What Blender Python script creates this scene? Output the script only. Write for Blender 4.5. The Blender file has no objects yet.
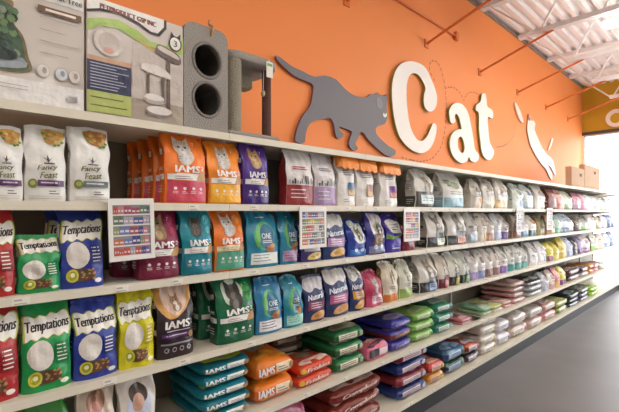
import bpy, math, random
from mathutils import Vector, Matrix, noise
from mathutils.geometry import tessellate_polygon

scene = bpy.context.scene
COL = scene.collection
R = random.Random(7)

# ------------------------------------------------------------------ geometry of the place
# X runs along the shelving, Y runs into the wall, Z up; metres.
F = 400.0; CX = 309.5; HY = 212.5; EYE = 1.70
SA, CA = 0.735, 0.678            # view direction against the shelf direction
FRONT = 1.85                     # front edge of the shelves
DEPTH = 0.50
WALL = 2.60                      # orange wall
END = 11.25                      # far wall
LZ = [2.115, 1.742, 1.384, 0.992, 0.582, 0.156]   # tops of the shelves, from the top deck down
DECK = 4.67

def X_at(px, Y):                 # where on the plane at depth Y the photograph's column px lies
    k = (px - CX) / F
    return Y * (k * SA + CA) / (SA - k * CA)
def depth_at(X, Y): return X * CA + Y * SA
def Z_at(py, X, Y): return EYE + (HY - py) * depth_at(X, Y) / F
def on_wall(px, py, Y=WALL):
    x = X_at(px, Y); return (x, Z_at(py, x, Y))

# ------------------------------------------------------------------ materials
MATS = {}
def srgb(h):
    h = h.lstrip('#'); v = [int(h[i:i+2], 16) / 255 for i in (0, 2, 4)]
    return [c / 12.92 if c <= .04045 else ((c + .055) / 1.055) ** 2.4 for c in v] + [1]
def mat(h, rough=.3, kind='film', metal=0, emit=0):
    key = (h, rough, kind, metal, emit)
    if key in MATS: return MATS[key]
    m = bpy.data.materials.new(kind + '_' + h.strip('#')); m.use_nodes = True
    nt = m.node_tree; b = nt.nodes['Principled BSDF']
    c = srgb(h)
    b.inputs['Base Color'].default_value = c
    b.inputs['Roughness'].default_value = rough
    b.inputs['Metallic'].default_value = metal
    L = nt.links.new
    if emit:
        b.inputs['Emission Color'].default_value = c; b.inputs['Emission Strength'].default_value = emit
        MATS[key] = m; return m
    tc = nt.nodes.new('ShaderNodeTexCoord'); n = nt.nodes.new('ShaderNodeTexNoise')
    L(tc.outputs['Object'], n.inputs['Vector'])
    bp = nt.nodes.new('ShaderNodeBump')
    mx = nt.nodes.new('ShaderNodeMix'); mx.data_type = 'RGBA'
    def var(lo, hi, s, det=3):
        n.inputs['Scale'].default_value = s; n.inputs['Detail'].default_value = det
        L(n.outputs['Fac'], mx.inputs[0])
        mx.inputs[6].default_value = [min(1, x * lo) for x in c[:3]] + [1]
        mx.inputs[7].default_value = [min(1, x * hi) for x in c[:3]] + [1]
        L(mx.outputs[2], b.inputs['Base Color'])
        L(n.outputs['Fac'], bp.inputs['Height']); L(bp.outputs['Normal'], b.inputs['Normal'])
    if kind == 'film':
        var(.9, 1.1, 14, 2); bp.inputs['Strength'].default_value = .75; bp.inputs['Distance'].default_value = .016
    elif kind == 'print':
        var(.9, 1.1, 18, 2); bp.inputs['Strength'].default_value = .7; bp.inputs['Distance'].default_value = .014
    elif kind == 'paint':
        var(.98, 1.02, 3, 4); bp.inputs['Strength'].default_value = .06; bp.inputs['Distance'].default_value = .004
    elif kind == 'carpet':
        var(.55, 1.35, 170, 6); bp.inputs['Strength'].default_value = .9; bp.inputs['Distance'].default_value = .01
    elif kind == 'steel':
        var(.95, 1.05, 6, 3); bp.inputs['Strength'].default_value = .05; bp.inputs['Distance'].default_value = .002
    elif kind == 'card':
        var(.88, 1.08, 9, 6); bp.inputs['Strength'].default_value = .1; bp.inputs['Distance'].default_value = .002
    elif kind == 'fur':
        var(.45, 1.35, 60, 5); bp.inputs['Strength'].default_value = .2; bp.inputs['Distance'].default_value = .003
    elif kind == 'concrete':
        var(.6, 1.35, 1.3, 10); bp.inputs['Strength'].default_value = .04; bp.inputs['Distance'].default_value = .01
        n2 = nt.nodes.new('ShaderNodeTexNoise'); n2.inputs['Scale'].default_value = .5; n2.inputs['Detail'].default_value = 6
        L(tc.outputs['Object'], n2.inputs['Vector'])
        mr = nt.nodes.new('ShaderNodeMapRange'); mr.inputs[3].default_value = rough - .08; mr.inputs[4].default_value = rough + .12
        L(n2.outputs['Fac'], mr.inputs[0]); L(mr.outputs[0], b.inputs['Roughness'])
    elif kind == 'pegboard':
        ch = nt.nodes.new('ShaderNodeTexVoronoi'); ch.inputs['Scale'].default_value = 38; ch.inputs['Randomness'].default_value = 0
        L(tc.outputs['Object'], ch.inputs['Vector'])
        lt = nt.nodes.new('ShaderNodeMath'); lt.operation = 'LESS_THAN'; lt.inputs[1].default_value = .16
        L(ch.outputs['Distance'], lt.inputs[0]); L(lt.outputs[0], mx.inputs[0])
        mx.inputs[6].default_value = c; mx.inputs[7].default_value = srgb('#2a2620')
        L(mx.outputs[2], b.inputs['Base Color'])
    elif kind == 'glass':
        nt.nodes.remove(b)
        t = nt.nodes.new('ShaderNodeBsdfTransparent'); g = nt.nodes.new('ShaderNodeBsdfGlossy'); g.inputs['Roughness'].default_value = .02
        ms = nt.nodes.new('ShaderNodeMixShader'); ms.inputs[0].default_value = .06
        L(t.outputs[0], ms.inputs[1]); L(g.outputs[0], ms.inputs[2])
        L(ms.outputs[0], nt.nodes['Material Output'].inputs[0])
    elif kind == 'shrinkwrap':
        var(.97, 1.03, 5, 2); bp.inputs['Strength'].default_value = .12
        b.inputs['Coat Weight'].default_value = .5; b.inputs['Coat Roughness'].default_value = .12
    MATS[key] = m; return m

# ------------------------------------------------------------------ mesh builder
class MB:
    def __init__(s): s.v = []; s.f = []; s.m = []; s.ms = []; s.sm = []
    def mi(s, m):
        if m not in s.ms: s.ms.append(m)
        return s.ms.index(m)
    def add(s, vs, fs, m, smooth=False):
        o = len(s.v); s.v += [tuple(p) for p in vs]; i = s.mi(m)
        for f in fs: s.f.append([o + k for k in f]); s.m.append(i); s.sm.append(smooth)
    def box(s, x0, x1, y0, y1, z0, z1, m):
        vs = [(x, y, z) for x in (x0, x1) for y in (y0, y1) for z in (z0, z1)]
        s.add(vs, [(0,1,3,2),(4,6,7,5),(0,4,5,1),(2,3,7,6),(0,2,6,4),(1,5,7,3)], m)
    def rbox(s, x0, x1, y0, y1, z0, z1, m, r=.01):      # box with chamfered vertical and horizontal edges
        def ring(z, i):
            a, b, c, d = x0 + i, x1 - i, y0 + i, y1 - i
            return [(a+r,c,z),(b-r,c,z),(b,c+r,z),(b,d-r,z),(b-r,d,z),(a+r,d,z),(a,d-r,z),(a,c+r,z)]
        rs = ring(z0, r*.7) + ring(z0 + r, 0) + ring(z1 - r, 0) + ring(z1, r*.7)
        fs = []
        for k in range(3):
            for i in range(8): fs.append((k*8+i, k*8+(i+1)%8, k*8+8+(i+1)%8, k*8+8+i))
        fs += [tuple(range(7, -1, -1)), tuple(range(24, 32))]
        s.add(rs, fs, m)
    def tube(s, a, b, r, m, n=8, smooth=True):
        a, b = Vector(a), Vector(b); d = (b - a).normalized()
        u = d.orthogonal().normalized(); w = d.cross(u)
        vs = [p + (u * math.cos(2*math.pi*i/n) + w * math.sin(2*math.pi*i/n)) * r for p in (a, b) for i in range(n)]
        s.add(vs, [(i, (i+1)%n, n+(i+1)%n, n+i) for i in range(n)], m, smooth)
        s.add([vs[i] for i in range(n)], [tuple(range(n))[::-1]], m); s.add([vs[n+i] for i in range(n)], [tuple(range(n))], m)
    def build(s, name, parent=None, loc=(0,0,0), rz=0):
        me = bpy.data.meshes.new(name); me.from_pydata(s.v, [], s.f)
        for m in s.ms: me.materials.append(m)
        me.polygons.foreach_set('material_index', s.m); me.polygons.foreach_set('use_smooth', s.sm)
        me.update()
        o = bpy.data.objects.new(name, me); COL.objects.link(o); o.location = loc; o.rotation_euler.z = rz
        if parent: o.parent = parent
        return o
def tag(o, label, cat, group=None):
    o['label'] = label; o['category'] = cat
    if group: o['group'] = group
    return o
def empty(name, loc, rz=0):
    o = bpy.data.objects.new(name, None); COL.objects.link(o); o.location = loc; o.rotation_euler.z = rz
    o.empty_display_size = .05; return o
def struct(mb, name, **k):
    o = mb.build(name, **k); o['kind'] = 'structure'; return o

# 2-D shapes -> triangles, cut small enough to follow a curved surface
def tess(loops, L):
    pts = [Vector((x, y, 0)) for lp in loops for x, y in lp]
    tris = tessellate_polygon([[Vector((x, y, 0)) for x, y in lp] for lp in loops])
    out = []
    st = [[(pts[i].x, pts[i].y) for i in t] for t in tris]
    while st:
        t = st.pop(); d = [math.dist(t[i], t[(i+1)%3]) for i in range(3)]; k = d.index(max(d))
        if d[k] > L:
            a, b, c = t[k], t[(k+1)%3], t[(k+2)%3]; m = ((a[0]+b[0])/2, (a[1]+b[1])/2)
            st += [[a, m, c], [m, b, c]]
        else:
            ar = (t[1][0]-t[0][0])*(t[2][1]-t[0][1]) - (t[2][0]-t[0][0])*(t[1][1]-t[0][1])
            out.append(t if ar > 0 else t[::-1])
    return out
def cut(ts, L):
    out = []; st = list(ts)
    while st:
        t = st.pop(); d = [math.dist(t[i], t[(i+1)%3]) for i in range(3)]; k = d.index(max(d))
        if d[k] > L:
            a, b, c = t[k], t[(k+1)%3], t[(k+2)%3]; m = ((a[0]+b[0])/2, (a[1]+b[1])/2)
            st += [(a, m, c), (m, b, c)]
        else: out.append(t)
    return out
def smooth_loop(pts, n=4):       # Catmull-Rom
    out = []; N = len(pts)
    for i in range(N):
        p0, p1, p2, p3 = (pts[(i+k-1) % N] for k in range(4))
        for j in range(n):
            t = j / n
            out.append(tuple(.5*((2*p1[a]) + (-p0[a]+p2[a])*t + (2*p0[a]-5*p1[a]+4*p2[a]-p3[a])*t*t + (-p0[a]+3*p1[a]-3*p2[a]+p3[a])*t**3) for a in (0, 1)))
    return out
def ell(cx, cy, rx, ry, n=18, a0=0):
    return [(cx + rx*math.cos(a0+2*math.pi*i/n), cy + ry*math.sin(a0+2*math.pi*i/n)) for i in range(n)]
def rect(x0, y0, x1, y1): return [(x0,y0),(x1,y0),(x1,y1),(x0,y1)]

TXT = {}
def text_tris(body, bold=.02, shear=0):
    k = (body, bold, shear)
    if k not in TXT:
        c = bpy.data.curves.new('t', 'FONT'); c.body = body; c.offset = bold; c.shear = shear
        c.fill_mode = 'FRONT'; c.resolution_u = 2
        o = bpy.data.objects.new('t', c); COL.objects.link(o); bpy.context.view_layer.update()
        me = o.evaluated_get(bpy.context.evaluated_depsgraph_get()).to_mesh()
        me.calc_loop_triangles()
        v = [(p.co.x, p.co.y) for p in me.vertices]
        tr = [tuple(v[i] for i in t.vertices) for t in me.loop_triangles]
        o.to_mesh_clear(); bpy.data.objects.remove(o); bpy.data.curves.remove(c)
        xs = [p[0] for t in tr for p in t] or [0, 1]; ys = [p[1] for t in tr for p in t] or [0, 1]
        x0, x1, y0, y1 = min(xs), max(xs), min(ys), max(ys)
        TXT[k] = [tuple(((p[0]-x0)/(x1-x0), (p[1]-y0)/(y1-y0)) for p in t) for t in tr]
    return TXT[k]

class Print:                     # printing on a surface: shapes in the surface's own metres (x, y), mapped by fn(x, y, lift)
    def __init__(s, mb, fn, L=.025): s.mb = mb; s.fn = fn; s.k = 0; s.L = L
    def tris(s, ts, m):
        s.k += 1; off = .001 + .0007 * min(s.k, 6) + .0001 * s.k
        vs = []; fs = []
        for t in ts:
            a = (t[1][0]-t[0][0])*(t[2][1]-t[0][1]) - (t[2][0]-t[0][0])*(t[1][1]-t[0][1])
            if a < 0: t = t[::-1]
            fs.append((len(vs), len(vs)+1, len(vs)+2)); vs += [s.fn(p[0], p[1], off) for p in t]
        s.mb.add(vs, fs, m, False)
    def poly(s, pts, m, *holes): s.tris(tess([pts, *holes], s.L), m)
    def rect(s, x0, y0, x1, y1, m): s.poly(rect(x0, y0, x1, y1), m)
    def ell(s, cx, cy, rx, ry, m, n=18): s.poly(ell(cx, cy, rx, ry, n), m)
    def text(s, body, cx, cy, w, h, m, bold=.02, shear=0, tilt=0, arch=0):
        ts = []; sh = [0] if bold < .015 else [-bold*.35, 0, bold*.35]
        for dx in sh:
          for t in text_tris(body, 0, shear):
            q = []
            for x, y in t:
                q.append((cx + (x-.5+dx)*w, cy + (y-.5)*h + tilt*(x-.5)*w + arch*(1-(2*x-1)**2)*h))
            ts.append(tuple(q))
        s.tris(cut(ts, min(s.L, .016)), m)

# ------------------------------------------------------------------ bags
def P(h): return mat(h, .33, 'print')
WHITE = '#e9e6e1'; 
class Ctx:                       # printing area of a front panel in 0..1, kept in proportion
    def __init__(s, pr, w, h): s.p = pr; s.w = w; s.h = h
    def X(s, u): return (u-.5)*s.w
    def rect(s, u0, v0, u1, v1, c): s.p.rect(s.X(u0), v0*s.h, s.X(u1), v1*s.h, P(c))
    def ell(s, u, v, ru, rv, c, kind=None, n=18): s.p.ell(s.X(u), v*s.h, ru*s.w, rv*s.h, P(c) if not kind else mat(c, .5, kind), n)
    def poly(s, pts, c, sm=0):
        q = [(s.X(u), v*s.h) for u, v in pts]
        s.p.poly(smooth_loop(q, sm) if sm else q, P(c))
    def text(s, b, u, v, du, dv, c, **k): s.p.text(b, s.X(u), v*s.h, du*s.w, dv*s.h, P(c), **k)
    def lines(s, u0, u1, v, n, c, gap=.02, th=.008, seed=0):
        r = random.Random(seed)
        for i in range(n):
            e = u0 + (u1-u0)*r.uniform(.6, 1); s.rect(u0, v - i*gap - th, e, v - i*gap, c)

def cat_photo(c, u, v, s, col, ring=None, col2='#d9d2c6'):   # a photographed cat: furry head with ears, chest, eyes
    a = s * c.w / c.h
    if ring: c.ell(u, v, s*1.35, a*1.5, ring)
    c.ell(u+.3*s, v-.95*a, s*.95, a*1.0, col, 'fur')
    for k in (-1, 1):
        c.poly([(u+k*.85*s, v+.15*a), (u+k*.8*s, v+1.35*a), (u+k*.15*s, v+.7*a)], col)
    c.ell(u, v, s*.95, a*.85, col, 'fur')
    c.ell(u, v-.35*a, s*.42, a*.36, col2, 'fur'); c.ell(u+.25*s, v-1.25*a, s*.45, a*.55, col2, 'fur')
    for k in (-.45, -.15, .15, .45): c.poly([(u+k*s-.03*s, v+.75*a), (u+k*s+.05*s, v+.75*a), (u+k*.8*s, v+.35*a)], '#5a4f45')
    for j in range(3): c.poly([(u-.75*s, v-(.9+.3*j)*a), (u-.2*s, v-(.98+.3*j)*a), (u-.72*s, v-(1.0+.3*j)*a)], '#6a5f54')
    for k in (-1, 1): c.ell(u+k*.38*s, v+.12*a, s*.15, a*.13, '#3a3420', n=10)
    c.ell(u, v-.2*a, s*.12, a*.09, '#7a4a44', n=8)

def pr_iams(c, base, low, cat='#8d8277', cat2='#d9d2c6', ring=None, spot=None, band=WHITE, ty=.5, kib='#b98a52'):
    if spot:
        c.ell(.78, .86, .13, .08, spot); c.ell(.86, .7, .09, .06, spot)
    c.text('7', .72, .88, .05, .05, '#ffffff')
    cat_photo(c, .42, .8, .2, cat, ring, cat2)
    c.text('IAMS', .52, ty, .6, .1, '#f4f1ec', bold=.06)
    c.text('2', .9, ty+.02, .07, .06, '#f4f1ec')
    c.lines(.24, .9, ty-.065, 1, '#ece5dc', th=.014)
    c.rect(.04, .34, .96, .42, band); c.lines(.2, .7, .395, 2, '#9a8f8c', .03, .012, 3)
    c.poly([(.74,.33),(.97,.33),(.97,.44),(.86,.46),(.78,.41)], kib, 3)
    if low: c.rect(.03, .03, .97, .325, low)
    for i, u in enumerate((.2, .42, .62, .82)):
        c.ell(u, .22, .04, .022, '#e8dfda', n=10); c.lines(u-.06, u+.07, .18, 2, '#d9cfcb', .022, .009, i)

def side_iams(c):
    c.rect(.04, .34, .96, .42, WHITE); c.lines(.15, .8, .395, 2, '#9a8f8c', .03, .012, 3)
    c.text('IAMS', .5, .5, .6, .05, '#f4f1ec', bold=.02); c.lines(.2, .85, .26, 3, '#e0d6cc', .04, .012, 5); c.rect(.2, .7, .6, .78, '#d9cfc4')
def pr_treat(c, base, dark, rim='#d8cf66', rim2='#6fa04c', cy=.75, ch=.14):
    def cloud(k, col):
        pts = []
        n = 9
        for i in range(n): 
            u = .04 + .92*i/(n-1); pts.append((.5+(u-.5)*k, cy + (ch*(.98 if i % 2 else .76))*k + .03*(u-.5)))
        for i in range(n):
            u = .96 - .92*i/(n-1); pts.append((.5+(u-.5)*k, cy - (ch*(.76 if i % 2 else .98))*k + .03*(u-.5)))
        c.poly(pts, col, 3)
    cloud(1.06, rim2); cloud(1.02, rim); cloud(.965, '#efece4')
    c.text('Temptations', .5, cy, .88, .15, '#221d1d', bold=.03, shear=.18, tilt=.06)
    c.ell(.36, .43, .27, .175, '#ded8d0')                      # plain pale oval
    c.rect(.66, .3, .95, .56, dark)
    c.lines(.7, .92, .53, 5, '#e9e4d8', .045, .014, 5)
    c.ell(.45, .17, .33, .085, '#5d4430', 'fur')
    r = random.Random(3)
    for i in range(26):
        u = .45 + r.uniform(-.3, .36); v = .17 + r.uniform(-.06, .075)
        c.ell(u, v, .035, .014, r.choice(['#8a6238', '#a77d45', '#6e4b28', '#b08b55', '#7c2f22']), n=7)
    c.ell(.24, .17, .14, .085, '#c9c13a'); c.ell(.24, .17, .1, .06, '#8f9a2a'); c.ell(.24, .18, .05, .03, '#eae3b8')
    c.ell(.84, .09, .09, .03, '#e6e0da')

def pr_feast(c, stripe, food='#c79b4e', tint='#eef0ee'):
    c.poly([(.4,.99),(.46,.84),(.62,.78),(.84,.8),(.93,.88),(.95,.99)], food, 3)
    r = random.Random(9)
    for i in range(16): c.ell(.66+r.uniform(-.2,.22), .87+r.uniform(-.06,.08), .055, .022, r.choice(['#b9853f','#d6b168','#a4733a','#cfa35c']), n=9)
    for u, v in ((.42,.93),(.48,.86),(.83,.78),(.9,.82),(.74,.77)): c.ell(u, v, .05, .018, '#5f8a3c', n=8)
    c.poly([(.4,.6),(.5,.57),(.52,.63),(.56,.56),(.66,.6),(.56,.55),(.52,.52),(.49,.56)], '#5a4f4a')
    c.lines(.42, .7, .52, 1, '#3c3838', th=.014)
    c.text('Fancy', .5, .45, .5, .085, '#6c6a2c', bold=.03, shear=.25, tilt=.08)
    c.text('Feast', .55, .36, .44, .085, '#6c6a2c', bold=.03, shear=.25, tilt=.08)
    c.rect(.28, .21, .95, .29, stripe); c.lines(.36, .85, .265, 1, '#d9cfd6', th=.018)
    c.ell(.17, .24, .11, .062, '#7d8a3c'); c.ell(.17, .25, .06, .032, '#b6b878')
    c.lines(.55, .82, .15, 2, '#4a4646', .035, .012, 1); c.lines(.1, .9, .08, 2, '#c9c4bd', .03, .01, 2)

def pr_one(c, base, low, low2):
    c.ell(.5, .56, .33, .26, '#4fae8f'); c.ell(.54, .55, .28, .22, '#2f6c8d')
    c.poly([(.25,.35),(.2,.55),(.35,.78),(.5,.8),(.38,.7),(.34,.5)], '#6cb35b', 3)
    c.ell(.66, .33, .14, .07, '#b5744a'); c.ell(.75, .38, .1, .04, '#c89a5a')
    c.text('ONE', .56, .56, .32, .1, '#e9f1f2', bold=.03)
    c.lines(.4, .74, .48, 2, '#dfe8ea', .03, .012, 2)
    c.rect(.08, .06, .92, .26, low); c.lines(.14, .85, .23, 3, low2, .05, .016, 4)
    c.lines(.3, .6, .9, 1, '#dce8ec', th=.018)

def pr_nat(c, base, panel, top='#e6e4e2', food='#d9b05e'):
    c.poly([(.02,.99),(.02,.78),(.25,.68),(.55,.76),(.8,.7),(.98,.8),(.98,.99)], top, 3)
    c.text('Naturals', .5, .58, .82, .12, '#e8ebf2', bold=.03, shear=.2, tilt=.1)
    c.rect(.1, .28, .92, .47, panel); c.lines(.2, .8, .44, 3, '#e8dfe8', .05, .016, 5)
    c.poly([(.2,.08),(.5,.06),(.85,.1),(.9,.22),(.6,.25),(.3,.19)], food, 3)
    c.ell(.45, .14, .12, .04, '#b57b3a', n=9); c.ell(.68, .17, .12, .04, '#c89245', n=9)

def pr_cat(c, base, low, label=None, cat='#8d8379', lowh=.3):   # white bag, printed cat, coloured foot, label panel
    if low: c.rect(.02, .02, .98, lowh, low)
    cat_photo(c, .5, .68, .17, cat, None, '#e8e2da')
    if label: c.rect(.2, .1, .88, .34, label); c.lines(.28, .8, .26, 2, '#5b5650', .06, .02, 2)
    c.lines(.2, .8, .42, 2, '#8b8680', .05, .016, 7)

def pr_pic(c, base, top='#f08a2b', pic='#6a78b0', pic2='#d8a548'):   # white bag under an orange cap
    c.lines(.25, .75, .74, 1, '#4a4545', th=.022); c.lines(.2, .8, .68, 3, '#7a7470', .04, .016, 6)
    c.rect(.42, .2, .86, .45, pic); c.rect(.46, .22, .82, .31, pic2); c.lines(.2, .5, .14, 2, '#aaa49c', .04, .014, 1)

def pr_split(c, base, low, line='#4f474a', lowh=.38, ink=None):   # pale top with a drawn town line, colour below
    c.rect(.0, .01, 1, lowh, low)
    r = random.Random(4)
    for i in range(12):
        u = .05 + i*.078; c.rect(u, lowh+.02, u+.05, lowh+.06+r.uniform(0,.14), line if i % 3 else '#b8b2ae')
    c.lines(.2, .85, .72, 2, ink or '#a8455a', .04, .018, 3); c.lines(.1, .8, lowh-.08, 3, '#e0d3cf', .07, .016, 4)

def pr_far(c, base, low, label=None, blot='#8f8a84'):
    if low: c.rect(.02, .02, .98, .3, low)
    if label: c.rect(.45, .1, .92, .36, label)
    r = random.Random(SEED[0])
    for i in range(5): c.ell(r.uniform(.15, .85), r.uniform(.36, .9), r.uniform(.05, .16), r.uniform(.02, .05), r.choice([blot, blot, '#b9b2aa', '#6f6a66', low or '#a09a94', '#f2efea']), n=8)
    c.ell(.5, .66, .24, .11, blot, 'fur', 10); c.lines(.2, .8, .48, 2, blot, .06, .025, 2)

def pr_blank(c, base): pass

def bag_mesh(w, h, t, base, side=None, pr=None, args=(), seed=0, top=1.0, res=.018, pinch=.1, wr=1.0, gable=0, sidepr=None):
    """standing bag: flat gusseted bottom, bulging panels, top drawn flat; origin at bottom centre, front towards -Y"""
    r = random.Random(seed); ph = [r.uniform(0, 6.28) for _ in range(8)]
    nu = max(6, int(w/res)); nv = max(8, int(h/res)); ns = max(2, int(t/res/1.5))
    lean = r.uniform(.1, .5)*t
    rough = 1.9 if gable else 1.0
    kx = r.uniform(-.06, .06)*w if gable else 0
    def prof(v):
        W = w*(1 - .05*math.sin(math.pi*min(1, v/.9)) )
        W *= 1 - (1-top)*max(0, (v-.62)/.38)**(.9 if gable else 1.4)
        if v < .06: W *= .955 + .045*math.sqrt(v/.06)
        T = t*(1 - (1-pinch)*max(0, (v-(.62 if gable else .5))/(.38 if gable else .5))**(1.0 if gable else 1.5))
        if v < .06: T *= .9 + .1*math.sqrt(v/.06)
        y0 = lean*max(0, v-.4)**1.5
        return W, T, y0
    def wob(u, v):
        a = wr*rough*(.003 + .0075*v*v)*min(1, w/.12)
        return a*(math.sin(9*u+ph[0]+5*v) * math.cos(7*v+ph[1]) + .6*math.sin(17*u*(.6+v)+ph[2]) + .5*math.sin(21*v+ph[3]+6*u))
    def panel(u, v, sgn):
        W, T, y0 = prof(v)
        e = 1 - .38*abs(2*u-1)**3.2
        y = sgn*(T/2*e*.93) + y0 + (wob(u, v) if sgn < 0 else -wob(u, v)*.5)*.7
        ridge = .012*math.sin(7*u+ph[4])*v**8 + .006*math.sin(15*u+ph[5])*v**6
        z = h*v*(1 - .0) + ridge*h*.6 - (.012*h*(abs(2*u-1)**2) if v > .98 else 0)
        x = (u-.5)*W + kx*max(0, v-.55)*2 + .006*rough*math.sin(13*v+ph[7])*v*min(1, w/.15)
        z -= (.012*h*abs(2*u-1)**2 + .02*h*math.sin(5*u+ph[5]))*max(0, v-.75)*4*(1 if gable else 0)
        return Vector((x, y, max(0, z)))
    fr = [[panel(i/nu, j/nv, -1) for i in range(nu+1)] for j in range(nv+1)]
    bk = [[panel(i/nu, j/nv, 1) for i in range(nu+1)] for j in range(nv+1)]
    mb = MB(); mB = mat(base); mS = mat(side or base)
    def grid(g, m, flip=False):
        H = len(g); Wd = len(g[0]); vs = [p for row in g for p in row]
        fs = []
        for j in range(H-1):
            for i in range(Wd-1):
                q = (j*Wd+i, j*Wd+i+1, (j+1)*Wd+i+1, (j+1)*Wd+i); fs.append(q[::-1] if flip else q)
        mb.add(vs, fs, m, True)
    grid(fr, mB); grid(bk, mB, True)
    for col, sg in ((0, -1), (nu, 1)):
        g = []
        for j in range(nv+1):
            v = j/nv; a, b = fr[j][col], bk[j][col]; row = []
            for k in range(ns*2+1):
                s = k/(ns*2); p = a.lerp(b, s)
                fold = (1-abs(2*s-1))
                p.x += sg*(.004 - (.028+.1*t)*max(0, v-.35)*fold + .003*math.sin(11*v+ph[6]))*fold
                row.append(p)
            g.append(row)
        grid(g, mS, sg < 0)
        if sg < 0: left = g
    for j, fl in ((0, True), (nv, False)):
        vs = fr[j] + bk[j]; n = nu+1
        mb.add(vs, [((i, i+1, n+i+1, n+i)[::-1] if fl else (i, i+1, n+i+1, n+i)) for i in range(nu)], mB, True)
    if pr:
        def fn(x, y, off):
            u = min(1, max(0, x/w + .5)); v = min(.999, max(0, y/h))
            a = u*nu; i = min(nu-1, int(a)); a -= i; b = v*nv; j = min(nv-1, int(b)); b -= j
            p = (fr[j][i]*(1-a) + fr[j][i+1]*a)*(1-b) + (fr[j+1][i]*(1-a) + fr[j+1][i+1]*a)*b
            return (p.x, p.y - off, p.z)
        pr(Ctx(Print(mb, fn, .0095 if res < .016 else .02), w, h), *(args or (base,)))
    if sidepr:
        kk_ = ns*2
        def fl(x, y, off):
            u = min(.999, max(0, .5 - x/t)); v = min(.999, max(0, y/h)); a = u*kk_; i = int(a); a -= i; b = v*nv; j = int(b); b -= j
            p = (left[j][i]*(1-a) + left[j][i+1]*a)*(1-b) + (left[j+1][i]*(1-a) + left[j+1][i+1]*a)*b
            return (p.x - off, p.y, p.z)
        class Flip(Print):
            def tris(s, ts, m):
                n0 = len(s.mb.f); Print.tris(s, ts, m)
        sidepr(Ctx(Flip(mb, fl, .02), t, h))
    sealinfo = (fr[nv], bk[nv])
    return mb, sealinfo

def seal_mesh(seal, hgt, m):     # crimped top seam that stands on the top edge
    fr, bk = seal; n = len(fr); mb = MB(); vs = []
    for i in range(n):
        mid = (fr[i] + bk[i]) / 2; z = fr[i].z - .004
        yz = .0035 + .0015*(i % 2)
        vs += [(mid.x, mid.y - yz, z), (mid.x, mid.y + yz, z), (mid.x, mid.y + yz*.6 + .004, z + hgt), (mid.x, mid.y - yz*.6 + .004, z + hgt)]
    fs = []
    for i in range(n-1):
        for k in range(4): fs.append((i*4+k, i*4+4+k, i*4+4+(k+1) % 4, i*4+(k+1) % 4))
    fs += [(0,1,2,3), ((n-1)*4+3, (n-1)*4+2, (n-1)*4+1, (n-1)*4)]
    mb.add(vs, fs, m); return mb

SEED = [0]
def side_of(pr, args, base):
    n = pr.__name__
    if n in ('pr_iams', 'pr_dark'): return side_iams
    low = {'pr_far': lambda: args[1], 'pr_blk': lambda: args[3] if len(args) > 3 else '#2b2a2c', 'pr_cat': lambda: args[1], 'pr_nat': lambda: args[1],
           'pr_one': lambda: args[1], 'pr_feast': lambda: args[0], 'pr_pic': lambda: None, 'pr_treat': lambda: args[1], 'pr_swirl': lambda: args[2]}.get(n)
    if not low: return None
    lo = low(); r = random.Random(SEED[0]*3+1)
    def f(c):
        if lo and n in ('pr_far', 'pr_blk', 'pr_cat'): c.rect(.0, .02, 1, .3, lo)
        if n == 'pr_treat': c.rect(0, .66, 1, .84, '#efece4'); c.lines(.15, .85, .5, 6, '#e9e4d8', .05, .014, 1); return
        for i in range(5): c.ell(r.uniform(.15, .85), r.uniform(.36, .85), r.uniform(.08, .2), r.uniform(.02, .045), r.choice(['#b9b2aa', '#8a847e', lo or '#a09a94', '#f2efea', '#c9b9a4']), n=8)
        c.lines(.15, .85, .6, 3, '#6f6a66', .05, .014, SEED[0]); c.lines(.15, .85, .22, 3, '#d9d4ce', .05, .014, 2)
    return f
SHELFNAME = ['top deck', 'top shelf', 'second shelf', 'third shelf', 'fourth shelf', 'bottom shelf']
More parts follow.
